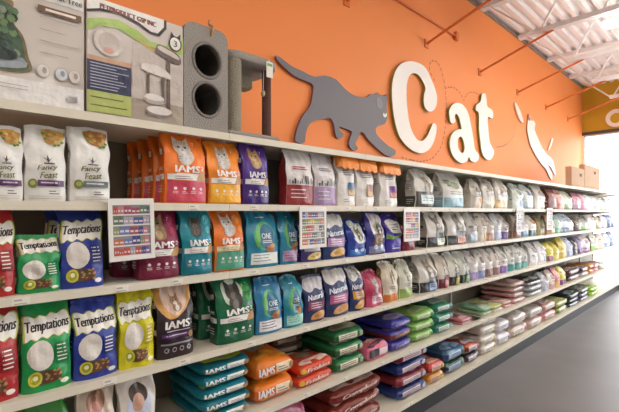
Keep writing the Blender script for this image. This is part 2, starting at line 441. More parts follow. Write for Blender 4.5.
def bag(lv, p0, p1, ytop, t, base, pr, args, label, side=None, top=1.0, inset=.015, seal=True, capc=None, queue=(), wr=1.0, rz=0, gable=0):
    """bag on shelf lv whose front spans columns p0..p1 of the photograph and whose top shows at row ytop"""
    SEED[0] += 1
    Yf = FRONT + inset
    x0, x1 = X_at(p0, Yf), X_at(p1, Yf); w = (x1-x0)*.985; xm = (x0+x1)/2
    z = LZ[lv]; h = Z_at(ytop, xm, Yf) - z
    near = (p1-p0) > 24
    res = .014 if near else (.02 if p1-p0 > 12 else .03)
    sh = .014 if (seal and not capc) else 0
    mb, sl = bag_mesh(w, h-sh, t, base, side, pr, args, SEED[0], top, res, wr=wr, gable=gable or (p1-p0) < 20, sidepr=side_of(pr, args, side or base))
    o = mb.build('pet_food_bag', loc=(xm, Yf+t/2+.004, z), rz=rz)
    grp = 'standing pet food bags on the ' + SHELFNAME[lv]
    tag(o, label, 'bag', grp)
    if sh and p1-p0 > 9:
        seal_mesh(sl, sh+.004, mat(seal if isinstance(seal, str) else base)).build('top_seal', o)
    if capc:
        cb = MB(); hh = (h-sh); n = 12; vs = []; fs = []
        prof = [(-.56, -.26), (-.54, -.12), (-.36, .0), (-.1, .02), (.1, .02), (.4, 0), (.56, -.2)]
        for i in range(n+1):
            u = -1 + 2*i/n; drop = -.05*abs(math.cos(3*math.pi*u/2))
            for q, (a, b) in enumerate(prof):
                dz = b + drop*.8 if q == 0 else b - (.03*u*u)
                vs.append((u*w*.5*(1.0 if q else .98), a*t*(1.0 if q else 1.06), hh*(.985+dz)))
        k = len(prof)
        for i in range(n):
            for q in range(k-1): fs.append((i*k+q, i*k+q+1, (i+1)*k+q+1, (i+1)*k+q)[::-1])
        fs += [tuple(range(k)), tuple(range(n*k, n*k+k))[::-1]]
        cb.add(vs, fs, mat(capc), True); cb.build('folded_top', o)
    last = t
    for (dx, dy, lab) in queue:
        c = o.copy(); COL.objects.link(c); c.location = (xm+dx, Yf+t/2+.004+dy, z); c.rotation_euler.z = rz + R.uniform(-.05, .05)
        c['label'] = lab
        for ch in o.children:
            d = ch.copy(); COL.objects.link(d); d.parent = c
    return o

# lying sacks ----------------------------------------------------------------
def sack_mesh(w, d, t, base, top=None, pr=None, args=(), seed=0, n=8, m=3.4, nx=14, ny=14, toppr=True):
    r = random.Random(seed); ph = [r.uniform(0, 6.28) for _ in range(6)]
    a, b, c = w/2, d/2, t/2
    def wob(x, y): 
        return t*(.13*math.sin(17*x+ph[0]+5*y)*math.cos(13*y+ph[1]) + .075*math.sin(38*x+ph[2])*math.sin(31*y+ph[3]))
    def zt(x, y):
        q = 1 - (abs(x/a)**n + abs(y/b)**n)**(m/n)
        return c*max(0, q)**(1/m)
    def yf(x, z):
        q = max(0, 1-abs((z-c)/c)**m)**(n/m) - abs(x/a)**n
        return -b*max(0, q)**(1/n)
    mb = MB(); mB = mat(base); mT = mat(top or base)
    N = 13; rows = []
    # latitude rings of a soft box
    nlon = 48; vs = []; fs = []
    for j in range(N+1):
        ph_ = -math.pi/2 + math.pi*j/N
        sz = math.copysign(abs(math.sin(ph_))**(2/m), math.sin(ph_)); cz = abs(math.cos(ph_))**(2/m)
        for i in range(nlon):
            th = 2*math.pi*(i+.5)/nlon
            x = a*cz*math.copysign(abs(math.cos(th))**(2/n), math.cos(th)); y = b*cz*math.copysign(abs(math.sin(th))**(2/n), math.sin(th))
            z = c + c*sz
            if sz > .2: z += wob(x, y)*sz
            if -.7 < sz < .7: k = 1 + .012*math.sin(9*th+ph[4]) ; x *= k; y *= k
            vs.append((x, y, max(z, 0)))
    for j in range(N):
        for i in range(nlon):
            fs.append((j*nlon+i, j*nlon+(i+1) % nlon, (j+1)*nlon+(i+1) % nlon, (j+1)*nlon+i))
    low = [f for f in fs if f[0] < nlon*(N*6//10)]; up = [f for f in fs if f[0] >= nlon*(N*6//10)]
    mb.add(vs, low, mB, True); mb.add(vs, up, mT, True)
    # side seam
    ring = [(a*1.02*math.copysign(abs(math.cos(2*math.pi*(i+.5)/nlon))**(2/n), math.cos(2*math.pi*(i+.5)/nlon)), b*1.01*math.copysign(abs(math.sin(2*math.pi*(i+.5)/nlon))**(2/n), math.sin(2*math.pi*(i+.5)/nlon))) for i in range(nlon)]
    if pr:
        fn = lambda x, z, off: (x, yf(x, z) - off - .002, z)
        pr(Ctx(Print(mb, fn, .03), w, t), base, *args)
        def ft(x, y, off):
            yy = y - d/2; sz = max(0, 1 - (abs(x/a)**n + abs(yy/b)**n)**(m/n))**(1/m)
            return (x, yy, c + c*sz + wob(x, yy)*sz + off + .002)
        q = Ctx(Print(mb, ft, .035), w, d); r2 = random.Random(seed*11)
        lt = args[0] if isinstance(args[0], str) and args[0].startswith('#') else '#d9cfc4'
        q.poly([(.12,.12),(.88,.12),(.8,.3),(.5,.36),(.2,.3)], lt, 2); q.lines(.25, .75, .26, 3, base, .04, .014, seed)
        q.ell(.5, .58, .22, .15, r2.choice(['#8a7a68', '#b59a78', '#d8cfc4', '#6d675f']), 'fur'); q.rect(.1, .82, .9, .9, lt)
    return mb

def pf_iams(c, base, mark='#d7dd4e', lab=WHITE):
    c.text('IAMS', .26, .5, .36, .36, '#eef3f2', bold=.06)
    c.rect(.48, .34, .86, .74, lab); c.lines(.53, .8, .58, 2, '#6a8f96', .12, .05, 1)
    c.rect(.12, .22, .3, .32, mark); c.ell(.88, .52, .07, .17, '#9a7a4a')
def pf_label(c, base, lab, mark=None):
    c.rect(.12, .3, .72, .72, lab); c.lines(.16, .66, .64, 3, '#6d6660', .13, .05, 2)
    if mark: c.ell(.85, .5, .08, .2, mark)
def pf_word(c, base, ink='#f2e6e0', body='Friskies', mark=None):
    c.text(body, .52, .52, .66, .34, ink, bold=.04, shear=.2, tilt=.04)
    if mark: c.ell(.1, .5, .07, .22, mark)
def pf_mix(c, base, a, b):
    c.rect(.08, .25, .5, .75, a); c.rect(.52, .3, .9, .7, b); c.lines(.12, .46, .62, 2, '#5a5450', .16, .06, 1)

def sack(lv, p0, p1, ytop, n, cols, pr, args, labels, d=.40, inset=.015, t=None, tops=None, behind=(), jit=.006):
    """n sacks lying in a pile on shelf lv; labels from the bottom one up"""
    Yf = FRONT + inset; x0, x1 = X_at(p0, Yf), X_at(p1, Yf); w = (x1-x0)*.97; xm = (x0+x1)/2
    H = Z_at(ytop, xm, Yf) - LZ[lv]; T = t or H/n
    for k in range(n):
        SEED[0] += 1
        cc = cols[k % len(cols)]; tp = tops[k % len(tops)] if tops else None
        aa = args[k % len(args)] if (args and isinstance(args[0], tuple)) else args
        mb = sack_mesh(w*R.uniform(.97, 1), d, T*.99, cc, tp, pr, aa, SEED[0])
        rz = R.uniform(-.03, .03) if w > .1 else 0
        o = mb.build('pet_food_sack', loc=(xm+R.uniform(-jit, jit), Yf+d/2+.012+R.uniform(0, .012), LZ[lv]+k*T), rz=rz)
        tag(o, labels[k], 'sack', 'pet food sacks lying on the ' + SHELFNAME[lv])

# ------------------------------------------------------------------ room shell
ORANGE = mat('#f28f4a', .62, 'paint'); YELL = mat('#c9a022', .6, 'paint'); WHT = mat('#e8e6e2', .5, 'paint')
def slab(name, x0, x1, y0, y1, z0, z1, m):
    b = MB(); b.box(x0, x1, y0, y1, z0, z1, m); return struct(b, name)
NEARX = -7.0; OPENY = -9.0
slab('floor', NEARX-.1, END+.1, OPENY-.1, WALL+.1, -.1, 0, mat('#757173', .4, 'concrete'))
slab('wall_left', NEARX-.1, END+.1, WALL, WALL+.1, 0, 4.95, ORANGE)
slab('wall_right', NEARX-.1, END+.1, OPENY-.1, OPENY, 0, 4.95, WHT)
slab('wall_back', NEARX-.1, NEARX, OPENY, WALL, 0, 4.95, WHT)
HEAD = 3.60
slab('wall_front', END, END+.12, OPENY, WALL, HEAD, 4.95, YELL)
slab('trim_1', END-.03, END+.14, OPENY, WALL, HEAD-.07, HEAD, mat('#4b4640', .5, 'steel'))
slab('trim_2', END-.005, END+.12, OPENY, WALL, 0, .12, mat('#5b5856', .5, 'steel'))
DARKF = mat('#d8d8d8', .4, 'steel')
ww = 1.6; ny = int((WALL-.02-OPENY)/ww)
for i in range(ny):
    y1 = WALL-.02 - i*ww; y0 = y1-ww
    w = MB()
    for a, b, c, d in ((y0, y0+.03, .12, HEAD-.07), (y1-.03, y1, .12, HEAD-.07), (y0+.03, y1-.03, .12, .16), (y0+.03, y1-.03, HEAD-.11, HEAD-.07)):
        w.box(END, END+.06, a, b, c, d, DARKF)
    f = struct(w, 'window_%d' % (i+1))
    g = MB(); g.box(END+.025, END+.032, y0+.03, y1-.03, .16, HEAD-.11, mat('#ffffff', .05, 'glass')); g.build('pane', f)
slab('pavement', END+.14, END+12, -16, 10, -.15, -.02, mat('#d9d6d0', .8, 'concrete'))
# corrugated roof deck, ribs along the aisle
d = MB(); vs = []; fs = []; y = OPENY-.1; i = 0; prof = []
while y < WALL+.1:
    prof += [(y, DECK+.0), (y+.05, DECK+.0), (y+.075, DECK+.045), (y+.125, DECK+.045)]; y += .15
for (yy, zz) in prof: vs += [(NEARX-.1, yy, zz), (END+.12, yy, zz)]
for k in range(len(prof)-1): fs.append((2*k, 2*k+1, 2*k+3, 2*k+2))
d.add(vs, fs, mat('#f1f1f3', .45, 'steel')); 
d.box(NEARX-.1, END+.12, OPENY-.1, WALL+.1, DECK+.05, DECK+.12, mat('#e4e1df', .45, 'steel'))
struct(d, 'ceiling')
# dark bearing angle between wall and deck
slab('trim_3', NEARX, END, WALL-.035, WALL, DECK-.02, DECK+.03, mat('#8a8480', .5, 'steel'))

# roof joists across the aisle
JX = [2.86 + 1.44*k for k in range(6)]
JST = mat('#ececee', .5, 'steel')
def make_joist():
    root = empty('roof_joist', (0, 0, 0))
    t = MB(); t.box(-.055, -.006, OPENY, WALL-.04, DECK-.06, DECK-.002, JST); t.box(.006, .055, OPENY, WALL-.04, DECK-.06, DECK-.002, JST); t.build('top_chord', root)
    zb = 4.03; b = MB(); b.box(-.045, -.006, OPENY, 1.85, zb, zb+.06, JST); b.box(.006, .045, OPENY, 1.85, zb, zb+.06, JST); b.build('bottom_chord', root)
    w = MB(); y = 1.8; n = 0; w.tube((0, 1.83, zb+.02), (0, WALL-.15, DECK-.03), .013, JST)
    while y > OPENY+.6:
        w.tube((0, y, zb+.02), (0, y-.33, DECK-.03), .015, JST, 6); w.tube((0, y-.33, DECK-.03), (0, y-.66, zb+.02), .015, JST, 6); y -= .66
    w.build('web', root); return root
def copy_tree(o, parent=None):
    c = o.copy(); COL.objects.link(c); c.parent = parent
    for ch in list(o.children): copy_tree(ch, c)
    return c
jlab = ['white open web roof joist nearest the camera, above the gray cat sign', 'white open web roof joist second from the camera',
        'white open web roof joist third from the camera, above the big white letter C', 'white open web roof joist third from the yellow wall',
        'white open web roof joist second from the yellow wall', 'white open web roof joist closest to the yellow wall']
jp = make_joist()
for k, x in enumerate(JX):
    o = jp if k == 0 else copy_tree(jp)
    o.location.x = x; tag(o, jlab[k], 'joist', 'roof joists')
# bridging bars that run between the joists
for k, (y, z) in enumerate(((.95, 4.05), (-1.6, 4.05))):
    b = MB(); b.tube((JX[0]-.6, y, z+.045), (END-.02, y, z+.045), .012, JST, 6)
    tag(b.build('bridging_bar'), ['thin white bar tying the roof joists together near the orange wall', 'thin white bar tying the roof joists together over the open aisle'][k], 'bar')
# orange braces from the wall up to the joists
OR2 = mat('#dc7432', .5, 'paint')
blab = ['slim orange brace rod cut off by the top of the picture, above the letter C', 'slim orange brace rod second from the camera, right of the letter C', 'slim orange brace rod above and right of the letter t',
        'slim orange brace rod fourth from the camera on the orange wall', 'slim orange brace rod above the leaping white cat', 'slim orange brace rod closest to the yellow wall']
def make_brace():
    r = empty('brace_rod', (0, WALL, 3.74))
    m = MB(); m.tube((.0, -.01, 0), (.0, -.96, .3), .016, OR2, 8); m.build('rod', r)
    p = MB(); p.box(-.04, .04, -.012, 0, -.05, .05, OR2); p.build('wall_plate', r); return r
bp_ = make_brace()
for k, x in enumerate(JX):
    o = bp_ if k == 0 else copy_tree(bp_)
    o.location.x = x + .02; tag(o, blab[k], 'brace rod', 'brace rods on the orange wall')
# conduit on the wall with its box
c = MB(); xa, za = on_wall(454.5, 36.5); c.tube((xa-4.2, WALL-.02, za+.02), (xa, WALL-.02, za), .014, OR2, 8)
t = c.build('conduit'); tag(t, 'orange painted conduit running along the upper orange wall to a small box', 'conduit')
b = MB(); b.rbox(xa-.035, xa+.04, WALL-.05, WALL-.001, za-.06, za+.05, OR2, .008); b.build('junction_box', t)

# strip lights hung under the joists
def make_light():
    r = empty('strip_light', (0, 0, 3.98))
    h = MB(); h.rbox(-.03, .03, -.62, .62, .02, .05, WHT, .008); h.build('housing', r)
    f = MB(); f.rbox(-.065, .065, -.6, .6, -.03, .02, mat('#fff6ea', .4, 'lamp', 0, 34), .014); f.build('diffuser', r)
    for s in (-1, 1):
        w = MB(); w.tube((0, s*.5, .07), (0, s*.5, .6), .004, JST, 5); w.build('hanger', r)
    return r
lp = make_light(); first = True
for (x, y) in ((5.95, .55), (1.3, -.2), (3.9, -1.0), (-.9, -1.6), (7.6, .3), (-3, .2), (1.3, -4.4), (5.95, -4.4), (-3, -4.4), (9.7, -.5)):  # first is in view; the rest are unseen, added to light aisle and wall
    o = lp if first else copy_tree(lp)
    o.location.x = x; o.location.y = y
    tag(o, 'bright white strip light glowing under the roof joists at the upper right edge' if first else 'white strip light added over the aisle outside the picture for its light', 'ceiling light', 'strip lights')
    first = False

# ------------------------------------------------------------------ signs on the orange wall
def cut_out(name, px, m, thick, label, cat, edge=None, holes=(), sm=3, y=WALL, standoff=.0, parent=None, ox=0, oz=0):
    """flat shape cut from board, fixed on the wall; outline in the photograph's columns and rows carried onto the wall plane"""
    def W(pp): 
        q = [on_wall(*p, Y=y-standoff-thick) for p in pp]; q = smooth_loop(q, sm) if sm else q
        return [(a-ox, b-oz) for a, b in q]
    lo = W(px); hs = [W(h) for h in holes]; mb = MB()
    y0 = (0 if parent else y) - standoff; y1 = y0 - thick
    ts = tess([lo, *hs], .4)
    mb.add([(p[0], y1, p[1]) for t in ts for p in t], [(3*i, 3*i+1, 3*i+2) for i in range(len(ts))], m)
    for lp_ in [lo, *hs]:
        n = len(lp_); vs = [(p[0], y1, p[1]) for p in lp_] + [(p[0], y0, p[1]) for p in lp_]
        mb.add(vs, [(i, (i+1) % n, n+(i+1) % n, n+i) for i in range(n)], edge or m)
    o = mb.build(name, parent)
    if label: tag(o, label, cat)
    return o
k = 412/130
cz = [(22,80),(40,92),(70,115),(105,131),(140,148),(175,144),(210,157),(235,184),(262,205),(290,213),(308,212),(318,203),(332,205),(341,198),(352,208),(362,210),(371,203),(372,222),(369,245),(373,268),(371,285),(362,299),(345,303),(336,312),(337,328),(351,345),(375,367),(397,380),(398,393),(386,401),(363,395),(335,371),(312,348),(299,328),(287,324),(279,343),(270,360),(279,374),(272,382),(259,378),(250,362),(254,342),(259,322),(236,312),(220,306),(223,318),(233,330),(229,341),(214,343),(207,326),(203,300),(191,279),(165,282),(138,289),(122,304),(113,330),(111,354),(96,359),(80,351),(82,330),(91,300),(104,272),(121,252),(131,232),(135,208),(138,182),(130,168),(105,158),(70,140),(42,114),(22,92)]
GREYC = mat('#77757c', .6, 'paint'); PURP = mat('#8d5a72', .6, 'paint')
catw = cut_out('cat_silhouette', [(270+x/k, 30+y/k) for x, y in cz], GREYC, .02, 'big gray walking cat cut-out on the orange wall, left of the letter C', 'wall sign', PURP, sm=2, standoff=.012)
cut_out('face_mark', [(270+x/k, 30+y/k) for x, y in [(360,262),(366,268),(369,262),(371,270),(366,277),(359,272)]], mat('#e9e4da', .5, 'paint'), .024, None, None, sm=2, standoff=.012, parent=catw)
bpy.data.objects['face_mark'].location.y = WALL
cut_out('ear', [(270+x/k, 30+y/k) for x, y in [(338,222),(345,212),(354,222),(358,238),(352,250),(340,242)]], mat('#83808a', .5, 'paint'), .0225, None, None, sm=2, standoff=.012, parent=catw).location.y = WALL
k2 = 2.945
LET = mat('#f1ece6', .5, 'paint'); LETE = mat('#8f9a48', .5, 'paint')
def L3(pts): return [(380+x/k2, 40+y/k2) for x, y in pts]
Cc = [(168,165),(162,142),(153,120),(136,84),(115,68),(90,62),(66,68),(49,85),(38,115),(35,155),(38,200),(45,245),(58,285),(80,313),(103,329),(125,333),(145,322),(158,301),(166,272),(166,250),(156,246),(149,262),(138,285),(124,297),(110,293),(96,272),(87,245),(81,205),(78,160),(80,126),(87,105),(100,97),(114,104),(126,121),(134,142),(130,160),(129,182),(134,201),(146,211),(159,206),(167,190)]
cut_out('sign_letter', L3(Cc), LET, .024, 'large white letter C fixed on the orange wall', 'wall letter', LETE, sm=3, standoff=.012)
ac = [(205,228),(204,207),(213,191),(228,185),(243,190),(255,205),(263,225),(268,250),(275,290),(280,322),(290,336),(290,352),(280,360),(268,355),(262,345),(257,356),(244,363),(229,357),(214,340),(206,315),(207,290),(216,272),(231,263),(240,262),(237,243),(232,226),(225,217),(220,226),(222,240),(214,246),(207,240)]
cut_out('sign_letter', L3(ac), LET, .024, 'white lower case letter a on the orange wall, between C and t', 'wall letter', LETE, [L3([(230,292),(238,284),(244,292),(249,315),(246,331),(237,330),(230,315)])], sm=3, standoff=.012)
tc_ = [(300,160),(310,158),(314,176),(317,196),(330,205),(334,220),(330,232),(318,227),(319,260),(323,298),(330,315),(336,326),(334,341),(325,353),(312,350),(301,332),(296,300),(292,260),(291,216),(282,206),(284,191),(293,185),(298,176)]
cut_out('sign_letter', L3(tc_), LET, .024, 'white lower case letter t on the orange wall, right of the a', 'wall letter', LETE, sm=3, standoff=.012)
def L4(pts): return [(499+x/3.745, 80+y/3.745) for x, y in pts]
wc = cut_out('leaping_cat', L4([(111,127),(116,140),(122,152),(130,152),(137,165),(134,185),(148,222),(165,258),(185,283),(201,298),(209,328),(213,355),(206,351),(195,328),(184,318),(192,335),(200,355),(199,375),(190,365),(178,337),(165,322),(150,302),(134,276),(119,246),(111,215),(106,190),(107,165),(109,145)]), mat('#e4ddd6', .5, 'paint'), .012, 'small white leaping cat cut-out on the orange wall near the yellow wall', 'wall sign', mat('#8a7f6a', .5, 'paint'), sm=2, standoff=.008)
cut_out('tail', L4([(199,218),(203,222),(196,245),(188,262),(184,262),(192,240)]), mat('#e4ddd6', .5, 'paint'), .012, None, None, sm=2, standoff=.008, parent=wc).location.y = WALL
cut_out('ear', L4([(111,127),(115,140),(119,150),(112,152),(109,142)]), mat('#a5646a', .5, 'paint'), .014, None, None, sm=2, standoff=.008, parent=wc).location.y = WALL
cut_out('butterfly_wing', L4([(60,84),(68,92),(80,115),(90,145),(92,160),(84,157),(74,140),(65,112)]), mat('#f0d8cc', .5, 'paint'), .02, 'slender pale pink feather cut-out above the leaping white cat', 'wall sign', sm=2, standoff=.008).name = 'feather'
# dashed flight path painted on the wall
def dashes(paths, name, label):
    mb = MB(); m = mat('#b5602f', .6, 'paint')
    for path in paths:
        pts = [on_wall(*p) for p in path]; pl = []
        for i in range(len(pts)-1):
            for j in range(12):
                t = j/12; p0 = pts[max(0, i-1)]; p1 = pts[i]; p2 = pts[i+1]; p3 = pts[min(len(pts)-1, i+2)]
                pl.append(tuple(.5*((2*p1[a])+(-p0[a]+p2[a])*t+(2*p0[a]-5*p1[a]+4*p2[a]-p3[a])*t*t+(-p0[a]+3*p1[a]-3*p2[a]+p3[a])*t**3) for a in (0, 1)))
        dist = 0
        for a, b in zip(pl, pl[1:]):
            s = math.dist(a, b); dist += s
            if (dist % .075) < .045 and s > 1e-5:
                nx_, nz_ = -(b[1]-a[1])/s*.008, (b[0]-a[0])/s*.008
                y = WALL-.002
                mb.add([(a[0]+nx_, y, a[1]+nz_), (b[0]+nx_, y, b[1]+nz_), (b[0]-nx_, y, b[1]-nz_), (a[0]-nx_, y, a[1]-nz_)], [(0,1,2,3)], m)
    tag(mb.build(name), label, 'wall decal')
dashes([L3([(160,120),(148,95),(146,72),(157,61),(171,70),(181,92),(188,120),(192,150),(195,200),(192,250),(186,290),(176,320),(155,347),(135,355),(110,357),(60,345)]),
        L3([(192,142),(212,139),(230,150),(240,165),(246,178),(250,168),(260,156),(276,154),(290,160)]),
        L3([(341,315),(360,313),(375,303)]) , L4([(-8,252),(15,247),(36,235),(50,215),(58,190),(56,165)])], 'dashed_flight_path', 'thin dashed brown line looping around the white letters')
# round white letter on the yellow wall
yz = MB(); cy_, cz_ = None, None
kk = (614-CX)/F
def far_wall(px, py):
    q = (px-CX)/F; y = END*(SA - q*CA)/(CA + q*SA); return y, EYE+(HY-py)*(END*CA+y*SA)/F
fy, fz = far_wall(616, 118)
ro, ri = .19, .11; vs = []; n = 28
for rr, xx in ((ro, END-.03), (ri, END-.03), (ro, END-.001), (ri, END-.001)):
    vs += [(xx, fy+rr*math.cos(2*math.pi*i/n), fz+rr*1.05*math.sin(2*math.pi*i/n)) for i in range(n)]
fs = []
for i in range(n):
    j = (i+1) % n; fs += [(i, j, n+j, n+i), (i, 2*n+i, 2*n+j, j), (n+i, n+j, 3*n+j, 3*n+i)]
yz.add(vs, fs, LET); tag(yz.build('sign_letter'), 'round pink-white letter O on the yellow end wall', 'wall letter')

# ------------------------------------------------------------------ shelving
CREAM = mat('#ddd6c4', .45, 'steel'); CREAM2 = mat('#7d7765', .55, 'pegboard'); KICK = mat('#222226', .45, 'steel'); TAGM = mat('#e9e5d9', .5, 'card'); INK = mat('#b5b0a6', .5, 'card')
BW = 1.12
slab_lab = ['holding the red, green and blue treat bags at the left edge', 'with orange and purple food bags, under the carpeted condo', 'under the gray walking cat sign',
            'below the big white letter C', 'below the white letters a and t', 'sixth from the camera, just right of the letter t', 'seventh from the camera', 'below the leaping white cat',
            'second from the far end, under the two brown cartons', 'at the far end, beside the bright window']
def make_bay(k):
    x0 = k*BW; r = empty('shelving_unit', (x0, FRONT+DEPTH, 0))
    def at(mb, name, par=r): 
        o = mb.build(name, par); return o
    Y = lambda y: y - (FRONT+DEPTH)
    p = MB(); p.box(.012, BW-.012, Y(2.385), Y(2.40), .12, 2.11, CREAM2); at(p, 'back_panel')
    u = MB(); u.box(.001, .022, Y(2.365), Y(2.42), 0, 2.115, CREAM); at(u, 'upright')
    if k == 9:
        u = MB(); u.box(BW-.02, BW-.001, Y(2.365), Y(2.42), 0, 2.115, CREAM); at(u, 'upright')
    kp = MB(); kp.box(.001, BW-.001, Y(FRONT-.004), Y(FRONT+.014), 0, LZ[5]-.033, KICK); at(kp, 'kick_plate')
    for lv, z in enumerate(LZ):
        s = MB(); s.box(.002, BW-.002, Y(FRONT), Y(2.385), z-.022, z, CREAM)
        s.box(.001, BW-.001, Y(FRONT-.012), Y(FRONT), z-.033, z+.003, CREAM)
        for xx in (.003, BW-.007):
            s.add([(xx, Y(FRONT+.04), z-.022), (xx, Y(2.38), z-.022), (xx, Y(2.38), z-.1), (xx, Y(FRONT+.04), z-.035),
                   (xx+.004, Y(FRONT+.04), z-.022), (xx+.004, Y(2.38), z-.022), (xx+.004, Y(2.38), z-.1), (xx+.004, Y(FRONT+.04), z-.035)],
                  [(0,1,2,3),(7,6,5,4),(0,3,7,4),(3,2,6,7)], CREAM)
        so = at(s, 'shelf')
        if lv in (1, 2, 3, 4, 5) and k < 6:
            rr = random.Random(k*10+lv)
            for j in range(3):
                tx = .14 + j*.36 + rr.uniform(-.06, .06)
                tg = MB(); tg.box(tx, tx+.055, Y(FRONT-.0145), Y(FRONT-.0122), z-.030, z-.003, TAGM)
                tg.box(tx+.006, tx+.03, Y(FRONT-.0152), Y(FRONT-.0146), z-.016, z-.009, INK); tg.box(tx+.006, tx+.045, Y(FRONT-.0152), Y(FRONT-.0146), z-.028, z-.024, INK)
                tg.build('price_tag', so)
    tag(r, 'cream steel shelving unit ' + slab_lab[k], 'shelving', 'shelving units along the orange wall')
for k_ in range(10): make_bay(k_)

# framed shelf pictures hanging from the top shelf's edge
def planogram(p0, p1, yt, yb, label, tilt=0.0, seed=1):
    x0, x1 = X_at(p0, FRONT-.02), X_at(p1, FRONT-.02); w = x1-x0; xm = (x0+x1)/2
    zt = Z_at(yt, xm, FRONT-.02); zb = Z_at(yb, xm, FRONT-.02); h = zt-zb
    r = empty('shelf_picture_sign', (xm, FRONT-.02, zt)); r.rotation_euler.y = tilt
    f = MB(); b = .018; m = mat('#eceae6', .4, 'card')
    for a in ((-w/2, w/2, -b*1.6, 0), (-w/2, w/2, -h, -h+b), (-w/2, -w/2+b, -h+b, -b*1.6), (w/2-b, w/2, -h+b, -b*1.6)): f.box(a[0], a[1], -.008, 0, a[2], a[3], m)
    f.build('frame', r)
    s = MB(); s.box(-w/2+b, w/2-b, -.004, -.001, -h+b, -b*1.6, mat('#8f8a8c', .4, 'card'))
    rr = random.Random(seed*7)
    rr = random.Random(seed); rows = 5; pal = ['#c8734f','#7b62a8','#d7cfc9','#b3b8c4','#4d5a98','#c77f8a','#6b7fb5','#8fa06a','#5d7a62','#d8b04e','#9c4d62','#3f4a86','#c55a4a','#a9a2b5']
    iw = w-2*b; ih = h-b*2.6; seed
    for j in range(rows):
        z0 = -h+b+ih*(j+.12)/rows; x = -iw/2+.004; s.box(-iw/2, iw/2, -.0052, -.004, z0-.006, z0, mat('#e5e1dc', .5, 'card'))
        while x < iw/2-.012:
            q = min(rr.uniform(.008, .022), iw/2-.004-x); hh = ih/rows*rr.uniform(.62, .84); c = rr.choice(pal)
            for _ in range(2):
                if x+q > iw/2-.003: break
                s.box(x, x+q-.0015, -.0058, -.004, z0, z0+hh, mat(c, .4, 'print')); s.box(x+.002, x+q-.0035, -.0062, -.0058, z0+hh*.3, z0+hh*.55, mat('#ddd5d2', .4, 'print')); x += q
    s.build('printed_sheet', r)
    tag(r, label, 'sign', 'framed shelf pictures hanging from the top shelf')
planogram(107, 153, 198.5, 260, 'white framed shelf picture hanging between the blue treat bag and the maroon bag', -.03, 1)
planogram(299, 325.5, 207, 248, 'white framed shelf picture right of the blue-teal bags', -.01, 2)
planogram(403.5, 419, 208.5, 241, 'white framed shelf picture right of the violet bag on the second shelf', 0, 3)
planogram(516, 523.5, 208, 231.5, 'small framed shelf picture below the gap left of three pale blue bags', 0, 4)
planogram(546.5, 552, 208, 229.5, 'framed shelf picture farthest from the camera', 0, 5)

# ------------------------------------------------------------------ things on the top deck
TZ = LZ[0]
def wall_box(p0, p1, Y, label, name, pr, ztop, dpt=.12, rz=0, base='#cfc6be'):
    x0, x1 = X_at(p0, Y), X_at(p1, Y); w = x1-x0; h = ztop-TZ
    mb = MB(); mb.rbox(-w/2, w/2, 0, dpt, 0, h, mat(base, .3, 'shrinkwrap'), .004)
    fn = lambda x, z, off: (x, -off, z)
    pr(Ctx(Print(mb, fn, .5), w, h))
    o = mb.build(name, loc=((x0+x1)/2, Y, TZ+.003), rz=rz); tag(o, label, 'box', 'flat cartons standing on the top deck'); return o
def pr_box1(c):
    V = lambda v: .2+(v-.22)*.78
    q = lambda pts: [(u, V(v)) for u, v in pts]
    c.rect(.01, .01, .99, .175, '#e9e6e2'); c.rect(.01, .8, .99, .99, '#e6e2de')
    c.poly(q([(.0,.22),(.0,.86),(.33,.9),(.38,.86),(.36,.79),(.37,.7),(.45,.6),(.48,.5),(.5,.4),(.53,.28),(.4,.235),(.2,.22)]), '#7d6a4a', 3)
    c.poly(q([(.0,.24),(.0,.83),(.33,.86),(.345,.8),(.35,.7),(.43,.58),(.455,.5),(.47,.4),(.5,.29),(.38,.25),(.2,.24)]), '#44604a', 3)
    c.poly(q([(.02,.25),(.3,.26),(.48,.3),(.45,.38),(.2,.42),(.02,.36)]), '#9aa0a8', 2)
    r = random.Random(2)
    for i in range(40): c.ell(r.uniform(.05, .4), V(r.uniform(.36, .82)), .035, .03, r.choice(['#54734e','#2e4638','#6f8a5c','#39503f','#7d8a72']), n=7)
    c.poly(q([(.12,.34),(.36,.34),(.4,.42),(.24,.5),(.12,.44)]), '#2e3f38', 3)
    c.rect(.575, .70, .965, .75, '#6e4f36'); c.lines(.64, .93, .735, 1, '#e6dccf', th=.018)
    for i, v in enumerate((.665, .575, .49, .40)): c.lines(.59, .95, v, 1, '#a59b91', th=.006, seed=i)
    c.text('Cat Tree', .84, .845, .26, .045, '#5c5650', bold=.02)
    for u, col in ((.62, '#d9d3cc'), (.78, '#c9cfd8'), (.9, '#d8d0c6')):
        c.ell(u, .26, .058, .052, '#b9b0a8'); c.ell(u, .26, .052, .046, col); c.ell(u+.01, .265, .02, .024, '#a59c98')
    c.rect(.84, .06, .93, .11, '#d5d3d0')
    for i in range(9): c.rect(.85+i*.0085, .055, .853+i*.0085, .1, '#3b3838')
    c.lines(.03, .5, .12, 2, '#a9a5a0', .025, .005, 2)
